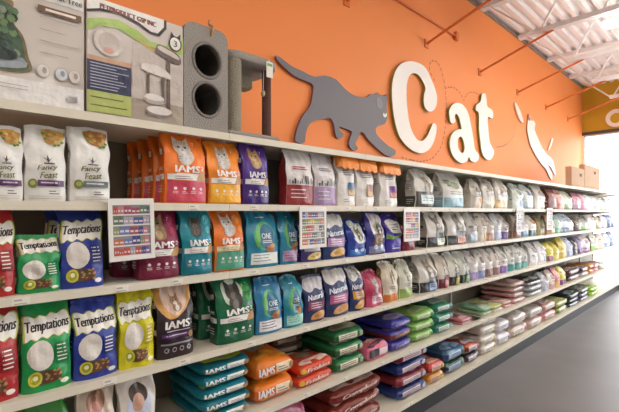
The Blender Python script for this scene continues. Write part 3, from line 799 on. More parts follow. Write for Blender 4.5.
def pr_box2(c):
    c.rect(.0, .0, 1, .2, '#a79a8c'); c.rect(.43, .2, 1, .72, '#c3b8b0')
    c.poly([(.0,.8),(.12,.84),(.3,.87),(.5,.82),(.62,.76),(.8,.76),(.95,.83),(1,.88),(1,.72),(.8,.66),(.6,.68),(.45,.74),(.3,.79),(.12,.77),(0,.7)], '#a9c46a')
    c.poly([(.45,.77),(.62,.71),(.8,.71),(.98,.79),(.98,.75),(.8,.68),(.6,.69)], '#d8a262')
    c.poly([(.0,.86),(.12,.9),(.3,.92),(.5,.88),(.62,.83),(.72,.83),(.8,.92),(.8,1),(0,1)], '#3a3637')
    c.poly([(.0,.88),(.12,.92),(.3,.94),(.5,.9),(.62,.85),(.7,.85),(.77,.93),(.77,1),(0,1)], '#e8e4df')
    c.text('PETPRODUCT GSP INC', .4, .935, .56, .045, '#8c4a42', bold=.03, tilt=-.03)
    c.rect(.0, .02, .42, .2, '#b3bd6c'); c.rect(.0, .2, .42, .46, '#343a55'); c.rect(0, .46, .42, .5, '#c9a184')
    for i in range(9): c.lines(.03, .4, .44-i*.026, 1, '#b6bacb', th=.007, seed=i)
    c.lines(.03, .36, .15, 1, '#5d6a3a', th=.01); c.lines(.03, .4, .08, 1, '#5d6a3a', th=.008)
    c.ell(.2, .64, .14, .12, '#d3cbc3'); c.ell(.2, .64, .1, .09, '#c3b9b0'); c.ell(.2, .57, .05, .03, '#cf9f92')
    c.ell(.9, .8, .075, .075, '#2f2c2d'); c.ell(.9, .8, .062, .062, '#e6e2dd'); c.text('3', .9, .8, .04, .06, '#2f2c2d', bold=.03)
    c.poly([(.84,.85),(.85,.91),(.89,.87)], '#2f2c2d'); c.poly([(.92,.87),(.96,.91),(.96,.85)], '#2f2c2d')
    for u0, u1, v0, v1 in ((.8,.84,.1,.62), (.58,.61,.2,.5), (.74,.775,.2,.5)): c.rect(u0, v0, u1, v1, '#6b5a50')
    c.ell(.72, .1, .15, .045, '#8d827c'); c.ell(.72, .12, .14, .04, '#d9d1cb'); c.ell(.66, .23, .11, .04, '#e2dad4'); c.ell(.66, .205, .11, .035, '#b9aea7'); c.ell(.66,.235,.1,.03,'#e2dad4')
    c.poly([(.54,.47),(.7,.45),(.84,.44),(.83,.49),(.7,.54),(.56,.54),(.52,.51)], '#dcd4cf', 3)
    c.poly([(.69,.66),(.94,.6),(.96,.67),(.9,.71),(.72,.75),(.68,.71)], '#6e625b', 3); c.poly([(.71,.7),(.93,.65),(.92,.69),(.73,.74)], '#c9c0b9', 3)
wall_box(-38, 84.5, FRONT+.012, 'white and beige carton with green picture at the upper left corner', 'cat_tree_carton', pr_box1, TZ+.52, base='#c9c0b6')
wall_box(86.5, 183, FRONT+.012, 'carton picturing a cat tree, between the beige carton and the carpeted tower', 'cat_tree_carton', pr_box2, TZ+.492, dpt=.14)

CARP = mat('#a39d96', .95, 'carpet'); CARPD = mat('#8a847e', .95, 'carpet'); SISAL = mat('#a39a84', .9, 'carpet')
def condo():
    x0, x1 = X_at(184, FRONT+.01), X_at(228, FRONT+.01); w = x1-x0; h = .535; dpt = .34; cr = .055
    r = empty('cat_condo', ((x0+x1)/2, FRONT+.012, TZ+.003))
    # front face with two round openings, rounded shoulders
    out = [(-w/2, 0), (w/2, 0)]
    for i in range(7): a = i/6*math.pi/2; out.append((w/2-cr+cr*math.cos(a), h-cr+cr*math.sin(a)))
    for i in range(7): a = math.pi/2+i/6*math.pi/2; out.append((-w/2+cr+cr*math.cos(a), h-cr+cr*math.sin(a)))
    HR = .08
    holes = [ell(.005, zc, HR*.95, HR*1.05, 28) for zc in (h*.675, h*.30)]
    mb = MB()
    ts = tess([out, *holes], .1); mb.add([(p[0], 0, p[1]) for t in ts for p in t], [(3*i, 3*i+1, 3*i+2) for i in range(len(ts))], CARP)
    n = len(out); mb.add([(p[0], y, p[1]) for y in (0, dpt) for p in out], [(i, (i+1) % n, n+(i+1) % n, n+i)[::-1] for i in range(n)] + [tuple(range(n, 2*n))], CARP)
    for hl in holes:
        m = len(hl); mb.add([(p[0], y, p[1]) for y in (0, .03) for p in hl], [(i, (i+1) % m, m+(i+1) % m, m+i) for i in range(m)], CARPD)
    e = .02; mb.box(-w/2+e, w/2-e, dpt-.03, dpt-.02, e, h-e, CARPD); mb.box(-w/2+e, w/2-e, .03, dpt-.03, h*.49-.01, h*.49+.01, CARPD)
    mb.build('carpeted_body', r)
    for zc in (h*.675, h*.30):
        g = MB(); R1 = HR+.004; N_, M_ = 32, 8; vs = []
        for i in range(N_):
            a = 2*math.pi*i/N_
            for j in range(M_):
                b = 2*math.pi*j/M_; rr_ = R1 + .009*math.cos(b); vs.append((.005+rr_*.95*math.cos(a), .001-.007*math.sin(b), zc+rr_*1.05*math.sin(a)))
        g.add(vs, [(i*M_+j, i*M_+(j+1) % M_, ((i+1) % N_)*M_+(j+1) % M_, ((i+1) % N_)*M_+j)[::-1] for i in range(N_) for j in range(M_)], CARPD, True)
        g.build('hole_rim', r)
    t = MB(); pts = [(.03, .015, h-.06), (.024, -.012, h-.02), (.032, -.01, h+.005), (.02, .01, h+.02), (.028, .02, h+.045)]
    for a, b in zip(pts, pts[1:]): t.tube(a, b, .007, mat('#c98e62', .6, 'print'), 6)
    t.build('rope_toy', r)
    tag(r, 'gray carpeted cat condo with two round holes on the top deck', 'cat condo')
condo()
def perch():
    Y0 = FRONT+.02; x0, x1 = X_at(228.5, Y0), X_at(281, Y0); w = x1-x0; dpt = .33
    r = empty('cat_tree', ((x0+x1)/2, Y0, TZ+.003))
    zt = Z_at(60, (x0+x1)/2, Y0)-TZ
    b = MB(); b.rbox(-w/2, w/2, 0, dpt, 0, .03, CARP, .012); b.build('base_plate', r)
    # round edged upper shelf, sides bowed
    up = MB(); out = []
    for i in range(32):
        a = 2*math.pi*i/32; q = .45
        out.append((w/2*1.01*math.copysign(abs(math.cos(a))**q, math.cos(a)), dpt/2+dpt/2*math.copysign(abs(math.sin(a))**q, math.sin(a))))
    n = 32; pr_ = [(.975, -.022), (1, -.012), (1.0, .015), (.97, .025)]
    vs = [(p[0]*s, dpt/2+(p[1]-dpt/2)*s, zt+z) for s, z in pr_ for p in out]
    fs = [(j*n+i, j*n+(i+1) % n, (j+1)*n+(i+1) % n, (j+1)*n+i) for j in range(3) for i in range(n)] + [tuple(range(n))[::-1], tuple(range(3*n, 4*n))]
    up.add(vs, fs, CARP, True); up.build('upper_perch', r)
    sk = MB(); sk.rbox(-w/2+.05, w/2-.06, .2, .3, zt-.1, zt-.02, SISAL, .01); sk.build('cradle', r)
    p1 = MB(); p1.tube((-w/2+.06, .05, .03), (-w/2+.06, .05, zt-.02), .045, mat('#98917f', .9, 'carpet'), 18); p1.build('post', r)
    p2 = MB(); p2.tube((w/2-.055, .07, .03), (w/2-.055, .07, zt-.02), .028, mat('#67443a', .9, 'carpet'), 16); p2.build('post', r)
    tg = MB(); tg.box(w/2-.115, w/2-.07, -.012, -.009, zt-.085, zt+.005, TAGM); tg.box(w/2-.11, w/2-.075, -.0125, -.012, zt-.02, zt-.005, mat('#7faf6a', .5, 'print')); tg.tube((w/2-.09, -.01, zt), (w/2-.09, .0, zt+.02), .0015, JST, 5); tg.build('hang_tag', r)
    ty = MB(); ty.tube((w/2-.09, .05, zt-.02), (w/2-.095, .05, zt-.15), .0018, JST, 5); ty.add([(w/2-.095+.014*math.cos(a)*math.cos(b), .05+.014*math.sin(a)*math.cos(b), zt-.165+.02*math.sin(b)) for b in (-1.5,-.8,0,.8,1.5) for a in [2*math.pi*i/8 for i in range(8)]], [(j*8+i, j*8+(i+1) % 8, j*8+8+(i+1) % 8, j*8+8+i) for j in range(4) for i in range(8)], mat('#b5a586', .8, 'fur'), True)
    ty.build('hanging_toy', r)
    tag(r, 'gray carpeted cat tree with two posts and a perch, right of the condo', 'cat tree')
perch()
# cartons at the far end
for (p0, p1, yt, lab) in ((571.5, 584.6, 168, 'left of the two brown cartons on the far top deck'), (584.9, 600, 166.5, 'right of the two brown cartons on the far top deck')):
    Y0 = FRONT+.03; x0, x1 = X_at(p0, Y0), X_at(p1, Y0); w = x1-x0-.01; h = Z_at(yt, (x0+x1)/2, Y0)-TZ
    m = MB(); m.rbox(-w/2, w/2, 0, .09, 0, h, mat('#c4a284', .8, 'card'), .006)
    m.box(-w/2+.003, w/2-.003, .03, .06, h, h+.0015, mat('#c2a582', .4, 'card')); m.box(.08, .22, -.002, 0, h-.14, h-.09, mat('#6b4f3c', .8, 'card')); m.box(-w/2+.02, w/2-.02, -.0015, 0, h*.1, h*.11, mat('#8d6c4e', .8, 'card'))
    tag(m.build('carton', loc=((x0+x1)/2, Y0, TZ+.003)), lab, 'carton', 'brown cartons on the far top deck')

# ------------------------------------------------------------------ bags on the top shelf
FE = '#e4e3df'
bag(1, -14, 24.5, 123, .10, FE, pr_feast, ('#5c3566',), 'white food bag with purple stripe at the left edge of the top shelf')
bag(1, 24.8, 68, 123, .10, FE, pr_feast, ('#5c3566',), 'white food bag with purple stripe and golden kibble, second on the top shelf')
bag(1, 70.5, 112, 125.5, .10, FE, pr_feast, ('#5f6f6a', '#b5793c'), 'white food bag with gray-green stripe, left of the dark gap on the top shelf')
qo = [(-.005, .125, 'orange food bag standing directly behind the large orange and pink front bag'), (-.015, .245, 'orange food bag third in line behind the orange and pink front bag'), (-.03, .365, 'orange food bag at the very back, behind the orange and pink front bag')]
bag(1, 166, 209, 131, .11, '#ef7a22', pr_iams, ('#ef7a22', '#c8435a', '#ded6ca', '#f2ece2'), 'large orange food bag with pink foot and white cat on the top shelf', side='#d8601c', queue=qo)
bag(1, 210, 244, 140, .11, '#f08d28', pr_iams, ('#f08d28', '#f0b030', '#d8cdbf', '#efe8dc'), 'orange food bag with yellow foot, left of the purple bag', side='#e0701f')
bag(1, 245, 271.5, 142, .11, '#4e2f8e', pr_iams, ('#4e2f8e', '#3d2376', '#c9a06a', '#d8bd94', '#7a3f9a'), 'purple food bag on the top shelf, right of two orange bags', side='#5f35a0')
bag(1, 289, 317, 149, .13, '#dcd8d6', pr_split, ('#dcd8d6', '#8f2b2c'), 'white bag with dark red foot and red side on the top shelf', side='#8f2b2c', top=.95)
bag(1, 317.5, 339, 151, .13, '#dad6d8', pr_split, ('#dad6d8', '#a78cb5', '#4a4a52', .36, '#8c8c99'), 'white bag with lavender foot on the top shelf', side='#cfcaca', top=.93)
bag(1, 341, 358.5, 153, .13, '#e8e5e1', pr_pic, ('#e8e5e1', '', '#5f7fae'), 'white bag under orange top with blue and yellow picture, left of its pair', capc='#ee8b2c')
bag(1, 359.5, 377, 157, .13, '#e8e5e1', pr_pic, ('#e8e5e1', '', '#a8704e', '#caa05a'), 'white bag under orange top with brown picture, right of its pair', capc='#ee8b2c')
bag(1, 382.5, 400.5, 160.5, .13, '#e8e5e1', pr_pic, ('#e8e5e1', '', '#8a5aa5', '#e08a4a'), 'white bag under orange top with purple picture, beside a narrow gap', capc='#ee8b2c', side='#c9c5c2')
bag(1, 418, 437.5, 168, .16, '#d6d3cd', pr_cat, ('#d6d3cd', '#4c4a45', '#cfe0e0', '#b9a88f', .42), 'white litter bag with dark framed label on the top shelf', side='#c9c6c0', top=.85)
bag(1, 447, 468, 172, .2, '#e2dfda', pr_far, ('#e2dfda', '#7fa8b8', None, '#8a9a7a'), 'large white bag with pale blue foot on the top shelf', side='#dedbd5', top=.9)
bag(1, 474, 484.5, 178, .16, '#c9c3b9', pr_far, ('#c9c3b9', None, '#e09a4a', '#8c8378'), 'small gray-beige bag with an orange dot, below the white letter t', top=.6)
bag(1, 486, 498, 176, .18, '#d9d3c9', pr_far, ('#d9d3c9', None, '#d8c27a', '#a79f93'), 'beige-white bag right of the small bag with the orange dot', top=.75)
bag(1, 498.5, 511, 178, .18, '#ddd7cf', pr_far, ('#ddd7cf', '#e0c49a', None, '#b5aa9c'), 'beige-white bag with tan foot, left of a gap on the top shelf', top=.75)
def frow(lv, rows, t, tops=.8, **kw):
    for (p0, p1, yt, base, low, lab, blot, label) in rows:
        bag(lv, p0, p1, yt, t, base, pr_far, (base, low, lab, blot), label, top=tops, **kw)
frow(1, [
 (516, 526, 183, '#d3dad2', None, '#7f9fc4', '#8d9a94', 'pale green-white bag right of the gap, first of three pale bags'),
 (526.5, 536, 184, '#d8dedb', '#b9cdd6', None, '#7b8fc0', 'pale bag with light blue foot, middle of three pale bags'),
 (538, 548, 185, '#d9d3cb', None, None, '#a09890', 'off-white bag left of the dark red-brown bag'),
 (552, 559.5, 187, '#86504a', '#6e3f3e', None, '#c99a90', 'dark red-brown bag on the top shelf'),
 (560, 566.5, 188, '#e0a79a', '#d89080', None, '#f0d8cc', 'salmon pink bag right of the red-brown bag'),
 (567, 575, 190, '#d5dccb', '#8aa06a', None, '#93a889', 'white bag with leaf green foot on the top shelf'),
 (576, 583.5, 192, '#b4667f', '#6e2e58', None, '#e8c0c8', 'plum and pink bag under the right brown carton'),
 (584, 589.5, 193, '#dd9cb0', '#d0708f', None, '#f0d8dc', 'pink bag right of the plum bag'),
 (590, 595.5, 194, '#e0e6e4', None, None, '#b5c2c8', 'pale blue-white bag below the edge of the right carton'),
 (596, 601.5, 195, '#e2e6e6', '#cfd9e6', None, '#a8b4c4', 'pale bag left of the yellow footed bag'),
 (602, 607.5, 196, '#dedad6', '#d8c07a', None, '#b5a89c', 'white bag with yellow foot near the far end'),
 (608, 613, 197, '#dfe2ea', '#c2c8d8', None, '#b5bccc', 'pale lilac bag second from the far end of the top shelf'),
 (613.4, 617.5, 198, '#e6dede', '#e0c2c2', None, '#ccb5b5', 'pale pink bag last on the top shelf'),
], .2)

# ------------------------------------------------------------------ second shelf
bag(2, -32, 16.5, 209, .12, '#b5262b', pr_treat, ('#b5262b', '#8f1c22'), 'red treat bag at the left edge of the second shelf')
bag(2, 18, 62.5, 235, .11, '#1e9a55', pr_treat, ('#1e9a55', '#157a42', '#d8cf66', '#6fa04c', .86, .14), 'short green treat bag on the second shelf', wr=1.4)
bag(2, 61, 106, 208, .12, '#2a3f9c', pr_treat, ('#2a3f9c', '#223384'), 'tall blue treat bag on the second shelf, left of the dark gap', queue=[(-.02, .14, 'blue treat bag standing behind the tall blue one on the second shelf')])
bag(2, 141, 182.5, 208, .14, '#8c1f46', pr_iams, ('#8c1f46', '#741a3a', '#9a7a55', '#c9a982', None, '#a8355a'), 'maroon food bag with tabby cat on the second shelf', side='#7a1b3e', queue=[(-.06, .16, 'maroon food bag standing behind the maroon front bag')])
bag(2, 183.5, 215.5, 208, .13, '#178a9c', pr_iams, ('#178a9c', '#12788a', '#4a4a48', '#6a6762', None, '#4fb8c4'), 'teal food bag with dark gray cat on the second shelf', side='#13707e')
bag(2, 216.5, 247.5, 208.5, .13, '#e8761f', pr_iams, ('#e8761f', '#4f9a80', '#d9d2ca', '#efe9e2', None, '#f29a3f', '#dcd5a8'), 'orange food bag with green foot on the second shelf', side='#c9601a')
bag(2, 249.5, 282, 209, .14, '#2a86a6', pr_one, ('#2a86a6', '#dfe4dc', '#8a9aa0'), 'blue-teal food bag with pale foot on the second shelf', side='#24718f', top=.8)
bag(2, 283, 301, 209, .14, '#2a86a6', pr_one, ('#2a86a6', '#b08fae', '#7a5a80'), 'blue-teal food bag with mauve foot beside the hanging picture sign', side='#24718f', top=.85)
bag(2, 304, 324.5, 222, .13, '#4a3f86', pr_nat, ('#4a3f86', '#e2d8dc', '#c9c4d8', '#d8c46a'), 'purple food bag standing behind the second hanging picture sign')
bag(2, 326.5, 349, 212, .14, '#2c3f72', pr_nat, ('#2c3f72', '#b78cb8', '#dcdad6', '#d9b05e'), 'navy food bag with white top and lilac panel on the second shelf', top=.85)
def pr_swirl(c, base, col, low, pic=None):
    c.poly([(.1,.95),(.3,.99),(.9,.95),(.95,.7),(.8,.5),(.9,.4),(.5,.36),(.2,.5),(.25,.7)], col, 3)
    cat_photo(c, .55, .66, .15, '#5a5a62', '#b9c08a')
    if pic: c.rect(.22, .22, .75, .5, pic); c.ell(.5, .36, .2, .1, '#a98a6a')
    c.rect(.06, .03, .94, .2, low)
    for i in range(5): c.ell(.15+.17*i, .14+.04*(i % 2), .09, .05, '#dfe6f0' if i % 2 else '#4f86c4', n=9)
bag(2, 351, 369, 219, .14, '#27409c', pr_swirl, ('#27409c', '#d5dad2', '#2f74c4'), 'blue food bag with white swirl and dark cat on the second shelf', top=.75)
bag(2, 370, 388.5, 211, .14, '#3b3a8c', pr_swirl, ('#3b3a8c', '#e2dee4', '#8f8aa8', '#6b5648'), 'white and purple swirled bag left of the violet bag', top=.8)
def pr_violet(c, base):
    c.poly([(.1,.82),(.5,.88),(.95,.8),(.95,.56),(.6,.5),(.15,.56)], '#e4e2d6', 2); c.lines(.25, .85, .74, 3, '#6d6a80', .06, .02, 2)
    c.poly([(.0,.5),(.3,.42),(.7,.47),(1,.56),(1,.5),(.6,.38),(0,.36)], '#7fa84e', 2)
    c.ell(.62, .28, .3, .12, '#6a5cc0'); c.lines(.2, .7, .12, 1, '#d5d0e8', th=.02)
bag(2, 389.5, 404.5, 213, .15, '#4436a8', pr_violet, (), 'violet food bag with white oval on the second shelf', side='#372c8c', seal=True)
bag(2, 405.5, 418, 226, .14, '#a02c4c', pr_far, ('#a02c4c', '#8c2440', None, '#d8a0b0'), 'magenta bag standing behind the third hanging picture sign')
def pr_blk(c, base, lab, cat='#8f8a82', low='#2b2a2c'):
    c.rect(.02, .02, .98, .3, low); cat_photo(c, .5, .68, .2, cat, None, '#efebe6')
    c.rect(.4, .06, .92, .26, lab); c.lines(.46, .85, .22, 2, '#5a5650', .06, .02, 1); c.rect(.38, .28, .94, .42, low)
bag(2, 430, 448.5, 211, .17, '#d8d3cc', pr_blk, ('#d8d3cc', '#d5dcc4'), 'white bag with black foot and pale label, right of the dark gap', side='#b9b4ac', top=.85)
bag(2, 450.5, 469.5, 211, .17, '#d6d2cd', pr_blk, ('#d6d2cd', '#cf7a5a'), 'white bag with black foot and orange label on the second shelf', side='#bfbab3', top=.85)
frow(2, [
 (470.5, 481, 211, '#cdcac6', '#9aa7b5', None, '#8b857e', 'gray-white bag with blue-gray foot right of the orange labelled bag'),
 (481.5, 489.5, 211.5, '#dbd4c9', None, '#e0b04f', '#a3978a', 'cream bag with a golden label on the second shelf'),
 (490, 497, 212, '#d9d3cd', '#c9a08f', None, '#a89f97', 'off-white bag with dusty pink foot on the second shelf'),
 (497.5, 504, 212, '#dddfe2', '#b9c4de', None, '#9aa2b0', 'bluish white bag with pale blue foot, left of a violet footed bag'),
 (504.5, 511.5, 212.5, '#dcd6d0', '#6a5a9c', None, '#a0968e', 'white bag with violet foot on the second shelf'),
 (516, 523.5, 213, '#d3c2b4', '#a88672', None, '#9c8878', 'tan bag mostly behind the fourth picture sign'),
 (524, 531, 213, '#dcd8d3', '#7fa0b8', None, '#a9a29a', 'white bag with steel blue foot right of the fourth picture sign'),
 (531.5, 539, 213.5, '#e0dcd4', '#3f6a74', None, '#b88a66', 'white bag with dark teal foot on the second shelf'),
 (541, 547, 215, '#b3a77a', '#a3946a', None, '#c9bf98', 'olive bag left of the farthest picture sign'),
 (551, 557.5, 214, '#d9b394', '#c9a48a', None, '#e8d4c0', 'peach-tan bag right of the farthest picture sign'),
 (558, 564, 214, '#a8cdb8', '#7fae98', None, '#d5e6da', 'mint green bag on the second shelf'),
 (565, 576.5, 214, '#cfd9e2', '#4a5a78', None, '#8c9ab0', 'wide pale blue bag with navy foot on the second shelf'),
 (578, 583.5, 216, '#7a6654', '#5a3f34', None, '#a08c78', 'dark brown bag left of the grass green footed bag'),
 (584, 590.5, 216, '#b5b0a2', '#63b02f', None, '#8f9a88', 'bag with bright grass green foot on the second shelf'),
 (591, 598.5, 214, '#dccdcf', None, None, '#b59aa0', 'plain pale pink bag on the second shelf'),
 (599, 603.5, 215, '#c9c2a8', '#a3a66a', None, '#8f8a70', 'thin khaki bag on the second shelf'),
 (604, 608.5, 214, '#ddd0e0', '#c9a8d0', None, '#b9a0c0', 'thin lilac bag left of the navy bag near the end'),
 (609, 613, 214, '#5c6aa0', '#3a4678', None, '#c9cfe2', 'navy blue bag second from the end of the second shelf'),
 (613.3, 616.8, 214, '#a8b8d8', '#6a80b0', None, '#dfe6f2', 'light blue bag last on the second shelf'),
], .2, .82)

# ------------------------------------------------------------------ third shelf
bag(3, -38, 20.5, 304, .12, '#b5282c', pr_treat, ('#b5282c', '#8f1c22'), 'red treat bag at the left edge of the third shelf')
bag(3, 21.5, 73.5, 303, .12, '#1e9a50', pr_treat, ('#1e9a50', '#157a42'), 'large green treat bag on the third shelf, above the price edge', queue=[(-.01, .15, 'green treat bag standing behind the large green one on the third shelf')])
bag(3, 74.5, 119.5, 300, .12, '#2a3f9c', pr_treat, ('#2a3f9c', '#223384'), 'blue treat bag on the third shelf, between green and yellow ones', queue=[(-.01, .15, 'blue treat bag standing behind the blue one on the third shelf')])
bag(3, 120.5, 157, 290, .12, '#d8cf1e', pr_treat, ('#d8cf1e', '#c0b416', '#e8e26a', '#8a9a2a'), 'yellow treat bag on the third shelf', wr=1.5)
def pr_dark(c, base):
    c.poly([(.02,.99),(.02,.72),(.3,.56),(.6,.6),(.8,.7),(.98,.84),(.98,.99)], '#d9a25a', 3)
    c.poly([(.2,.99),(.18,.74),(.45,.6),(.7,.68),(.85,.85),(.8,.99)], '#e2c4b2', 3)
    cat_photo(c, .48, .8, .14, '#b58a6a', None, '#e8dacb')
    c.text('IAMS', .52, .48, .68, .11, '#f4f1ec', bold=.06); c.text('2', .92, .49, .06, .06, '#f4f1ec')
    c.lines(.2, .9, .4, 1, '#d8ccd4', th=.012); c.rect(.08, .3, .92, .36, '#5a2f6a'); c.lines(.14, .8, .34, 1, '#d8cce0', th=.014)
    c.rect(.06, .2, .94, .225, '#8f8a8c')
    for u in (.2, .4, .6, .8): c.ell(u, .13, .06, .035, '#bfb8b8', n=10); c.ell(u, .13, .045, .024, '#241a20', n=10)
    c.ell(.88, .31, .07, .05, '#b08a55')
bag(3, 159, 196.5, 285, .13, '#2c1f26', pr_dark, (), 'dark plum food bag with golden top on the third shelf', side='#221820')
qg = [(-.03, .15, 'dark green food bag second in line behind the green front bag'), (-.07, .30, 'dark green food bag at the back of the green line')]
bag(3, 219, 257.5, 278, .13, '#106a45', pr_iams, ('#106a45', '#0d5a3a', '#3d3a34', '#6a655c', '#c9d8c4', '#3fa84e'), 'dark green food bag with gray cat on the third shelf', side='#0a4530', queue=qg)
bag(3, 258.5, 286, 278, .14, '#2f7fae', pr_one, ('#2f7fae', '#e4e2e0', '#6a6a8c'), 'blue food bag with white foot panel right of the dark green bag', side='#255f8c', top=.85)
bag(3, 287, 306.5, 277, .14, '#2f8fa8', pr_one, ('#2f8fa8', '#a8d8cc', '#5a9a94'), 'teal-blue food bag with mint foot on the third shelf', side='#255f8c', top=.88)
bag(3, 307.5, 328.5, 276, .14, '#2a3560', pr_nat, ('#2a3560', '#8c3f5c', '#c9c6cc', '#c98f5a'), 'navy food bag with wine red panel on the third shelf', top=.9)
bag(3, 329.5, 352.5, 268, .15, '#2a3866', pr_nat, ('#2a3866', '#c05f8c', '#dedad8', '#cf9a62'), 'tall navy food bag with pink panel on the third shelf', top=.9)
bag(3, 353.5, 368, 266, .15, '#2c3a6c', pr_nat, ('#2c3a6c', '#e0a22a', '#dcdad4', '#d8a850'), 'navy food bag with golden yellow panel on the third shelf', top=.9)
bag(3, 369, 385.5, 271, .14, '#b5305a', pr_cat, ('#b5305a', '#c94f74', '#e2b4c4', '#c9c4c0', .34), 'magenta bag with white cat on the third shelf', top=.85)
bag(3, 386.5, 401.5, 262, .16, '#d9d0bc', pr_cat, ('#d9d0bc', '#d87f3a', None, '#a89878', .22), 'cream bag with orange foot on the third shelf', top=.85, side='#b58a4a')
bag(3, 402.5, 416, 260.5, .16, '#d5d6c4', pr_cat, ('#d5d6c4', '#9ab564', None, '#a0a08c', .28), 'cream bag with light green foot left of the dark gap', top=.8)
bag(3, 423, 441, 255, .18, '#d9d6d0', pr_blk, ('#d9d6d0', '#9fb8e6', '#a89a86'), 'white bag with black foot and light blue label on the third shelf', side='#bcb8b1', top=.85, queue=[(-.05, .2, 'white and black bag behind the blue labelled white bag')])
bag(3, 441.5, 452, 254, .18, '#d9cfc2', pr_blk, ('#d9cfc2', '#d87f86', '#b5a28a', '#6a2434'), 'white bag with wine foot and pink label on the third shelf', top=.85)
bag(3, 452.5, 462.5, 253, .18, '#d9d8ce', pr_blk, ('#d9d8ce', '#c9c04a', '#a8a490', '#2f2c2a'), 'white bag with black foot and yellow label on the third shelf', top=.85)
bag(3, 463, 472.5, 252, .18, '#d3d6cc', pr_blk, ('#d3d6cc', '#8fb87a', '#9aa08c', '#24332a'), 'white bag with black foot and green label on the third shelf', top=.85)
frow(3, [
 (473.5, 481, 250, '#ded9d8', '#a58fc4', None, '#a79f9c', 'white bag with lavender foot on the third shelf'),
 (481.5, 488, 249, '#dfdad6', '#8f9cc9', None, '#8d867e', 'white bag with periwinkle foot on the third shelf'),
 (488.5, 495.5, 248, '#dcd4ce', '#8f6a60', None, '#b09a90', 'white bag with brown foot left of its look-alike'),
 (496, 502.5, 247.5, '#dbd3cc', '#94706a', None, '#b59f94', 'white bag with brown foot left of the purple footed bag'),
 (503, 510.5, 246.5, '#dbd4d0', '#8a62ac', None, '#a59c96', 'white bag with purple foot on the third shelf'),
 (511, 517.5, 245.5, '#d9d9d4', '#4f9a9c', None, '#a09e98', 'white bag with teal foot, first of three in a row'),
 (518, 524, 244.5, '#dadad6', '#5fa8a4', None, '#a8a6a0', 'white bag with teal foot, middle of three in a row'),
 (524.5, 530, 243.5, '#dadbd8', '#6fb0a8', None, '#a8a8a4', 'white bag with teal foot, last of three in a row'),
 (533, 540.5, 242, '#dad8d8', None, None, '#99959a', 'plain white bag right of the dark slot on the third shelf'),
 (541, 549, 241, '#e0dee0', None, '#8fa0c0', '#b0aeb8', 'white bag with small blue-gray label on the third shelf'),
 (550, 556, 242, '#d8c83a', '#8c4f7a', None, '#e8dc7a', 'bright yellow bag with mauve foot on the third shelf'),
 (556.4, 561.5, 241, '#cdbf4a', '#e0d07a', None, '#e8e2a0', 'yellow bag beside the mauve footed yellow bag'),
 (562, 569, 237, '#dbc95a', '#c2a83a', None, '#ece2a8', 'pale yellow bag left of the black and white bags'),
 (569.8, 575, 237, '#d2d6ec', '#aab2dc', None, '#8a94c0', 'periwinkle-white bag on the third shelf'),
 (575.4, 579.5, 237, '#2c2a30', '#55505a', None, '#d8c89a', 'thin black bag on the third shelf'),
 (580, 584.5, 236, '#8a7aa8', '#6a4a8a', None, '#c9bcd8', 'thin purple bag right of the thin black bag'),
 (585, 592.5, 235, '#d3c2c6', '#7a2f68', None, '#9c8a94', 'white bag with plum foot on the third shelf'),
 (594, 600, 234, '#dcdacc', '#94b54a', None, '#a8a490', 'white bag with yellow-green foot on the third shelf'),
 (601, 606.5, 233, '#d8bfae', None, '#b0684f', '#e0d0c4', 'salmon-tan bag on the third shelf near the far end'),
 (607, 611.5, 232, '#d5dfe8', '#9ab4d4', None, '#a0b0c8', 'pale sky blue bag second from the end of the third shelf'),
 (612, 616.5, 231, '#7f8fc0', '#4a5a94', None, '#dce2f2', 'blue bag last on the third shelf'),
], .2, .8)

# ------------------------------------------------------------------ fourth shelf
def pr_green4(c, base): 
    c.poly([(.1,.95),(.5,.99),(.9,.95),(.95,.86),(.6,.82),(.2,.85)], '#6aa84a', 3); c.text('Natural', .5, .72, .7, .12, '#e4ead8', bold=.03, shear=.2); c.ell(.4, .4, .3, .15, '#c9c8a0')
sack(4, 20, 76, 397, 1, ['#3a8a34'], pf_word, ('#dfe8cf', 'Natural'), ['plump green sack at the lower left corner of the picture'], d=.34, tops=['#2f7f2c'])
def pr_pack(c, base, side, hair, face):
    c.poly([(.02,.02),(.98,.02),(.98,.2),(.6,.3),(.02,.16)], side, 2)
    c.ell(.5, .62, .34, .28, '#c4cbe0' if hair == '#4a3a34' else '#cdbcae')
    c.ell(.5, .8, .26, .13, hair); c.ell(.47, .7, .16, .11, face); c.poly([(.3,.5),(.5,.6),(.75,.5),(.75,.3),(.35,.3)], '#b5bcd6' if hair == '#4a3a34' else '#b08a6a', 2)
    c.ell(.5, .42, .14, .09, '#d8b98a', 'fur')
bag(4, 79, 117, 383, .1, '#c9b8a6', pr_pack, ('#c9b8a6', '#8c5f4a', '#9a6a4f', '#c98f86'), 'tan bag with brown picture on the fourth shelf, right of the green sack', wr=1.3)
bag(4, 121, 158.5, 377, .1, '#dcd5cc', pr_pack, ('#dcd5cc', '#c9a04f', '#4a3a34', '#c9a08c'), 'white bag picturing a dark haired person holding a pet, fourth shelf', wr=1.0)
sack(4, 203, 254, 361, 5, ['#167f94'], pf_iams, ('#d9e04e',), ['teal sack lowest of the five beside the orange pile', 'teal sack second from the bottom of the teal pile', 'teal sack in the middle of the teal pile', 'teal sack second from the top of the teal pile', 'teal sack on top of the teal pile'], d=.44, tops=['#1a7486'])
sack(4, 257, 298, 358.5, 2, ['#e5701f'], pf_iams, ('#f0b040', '#f0d8b8'), ['orange sack underneath another, beside the teal pile', 'orange sack on top of another, beside the teal pile'], d=.40, tops=['#e07a24'])
sack(4, 300, 336.5, 362, 2, ['#d8381c'], pf_word, ('#f2dccf', 'Friskies', '#e8b83a'), ['red-orange sack underneath its twin, left of the green pile', 'red-orange sack on top of its twin, left of the green pile'], d=.25, tops=['#c9452a'])
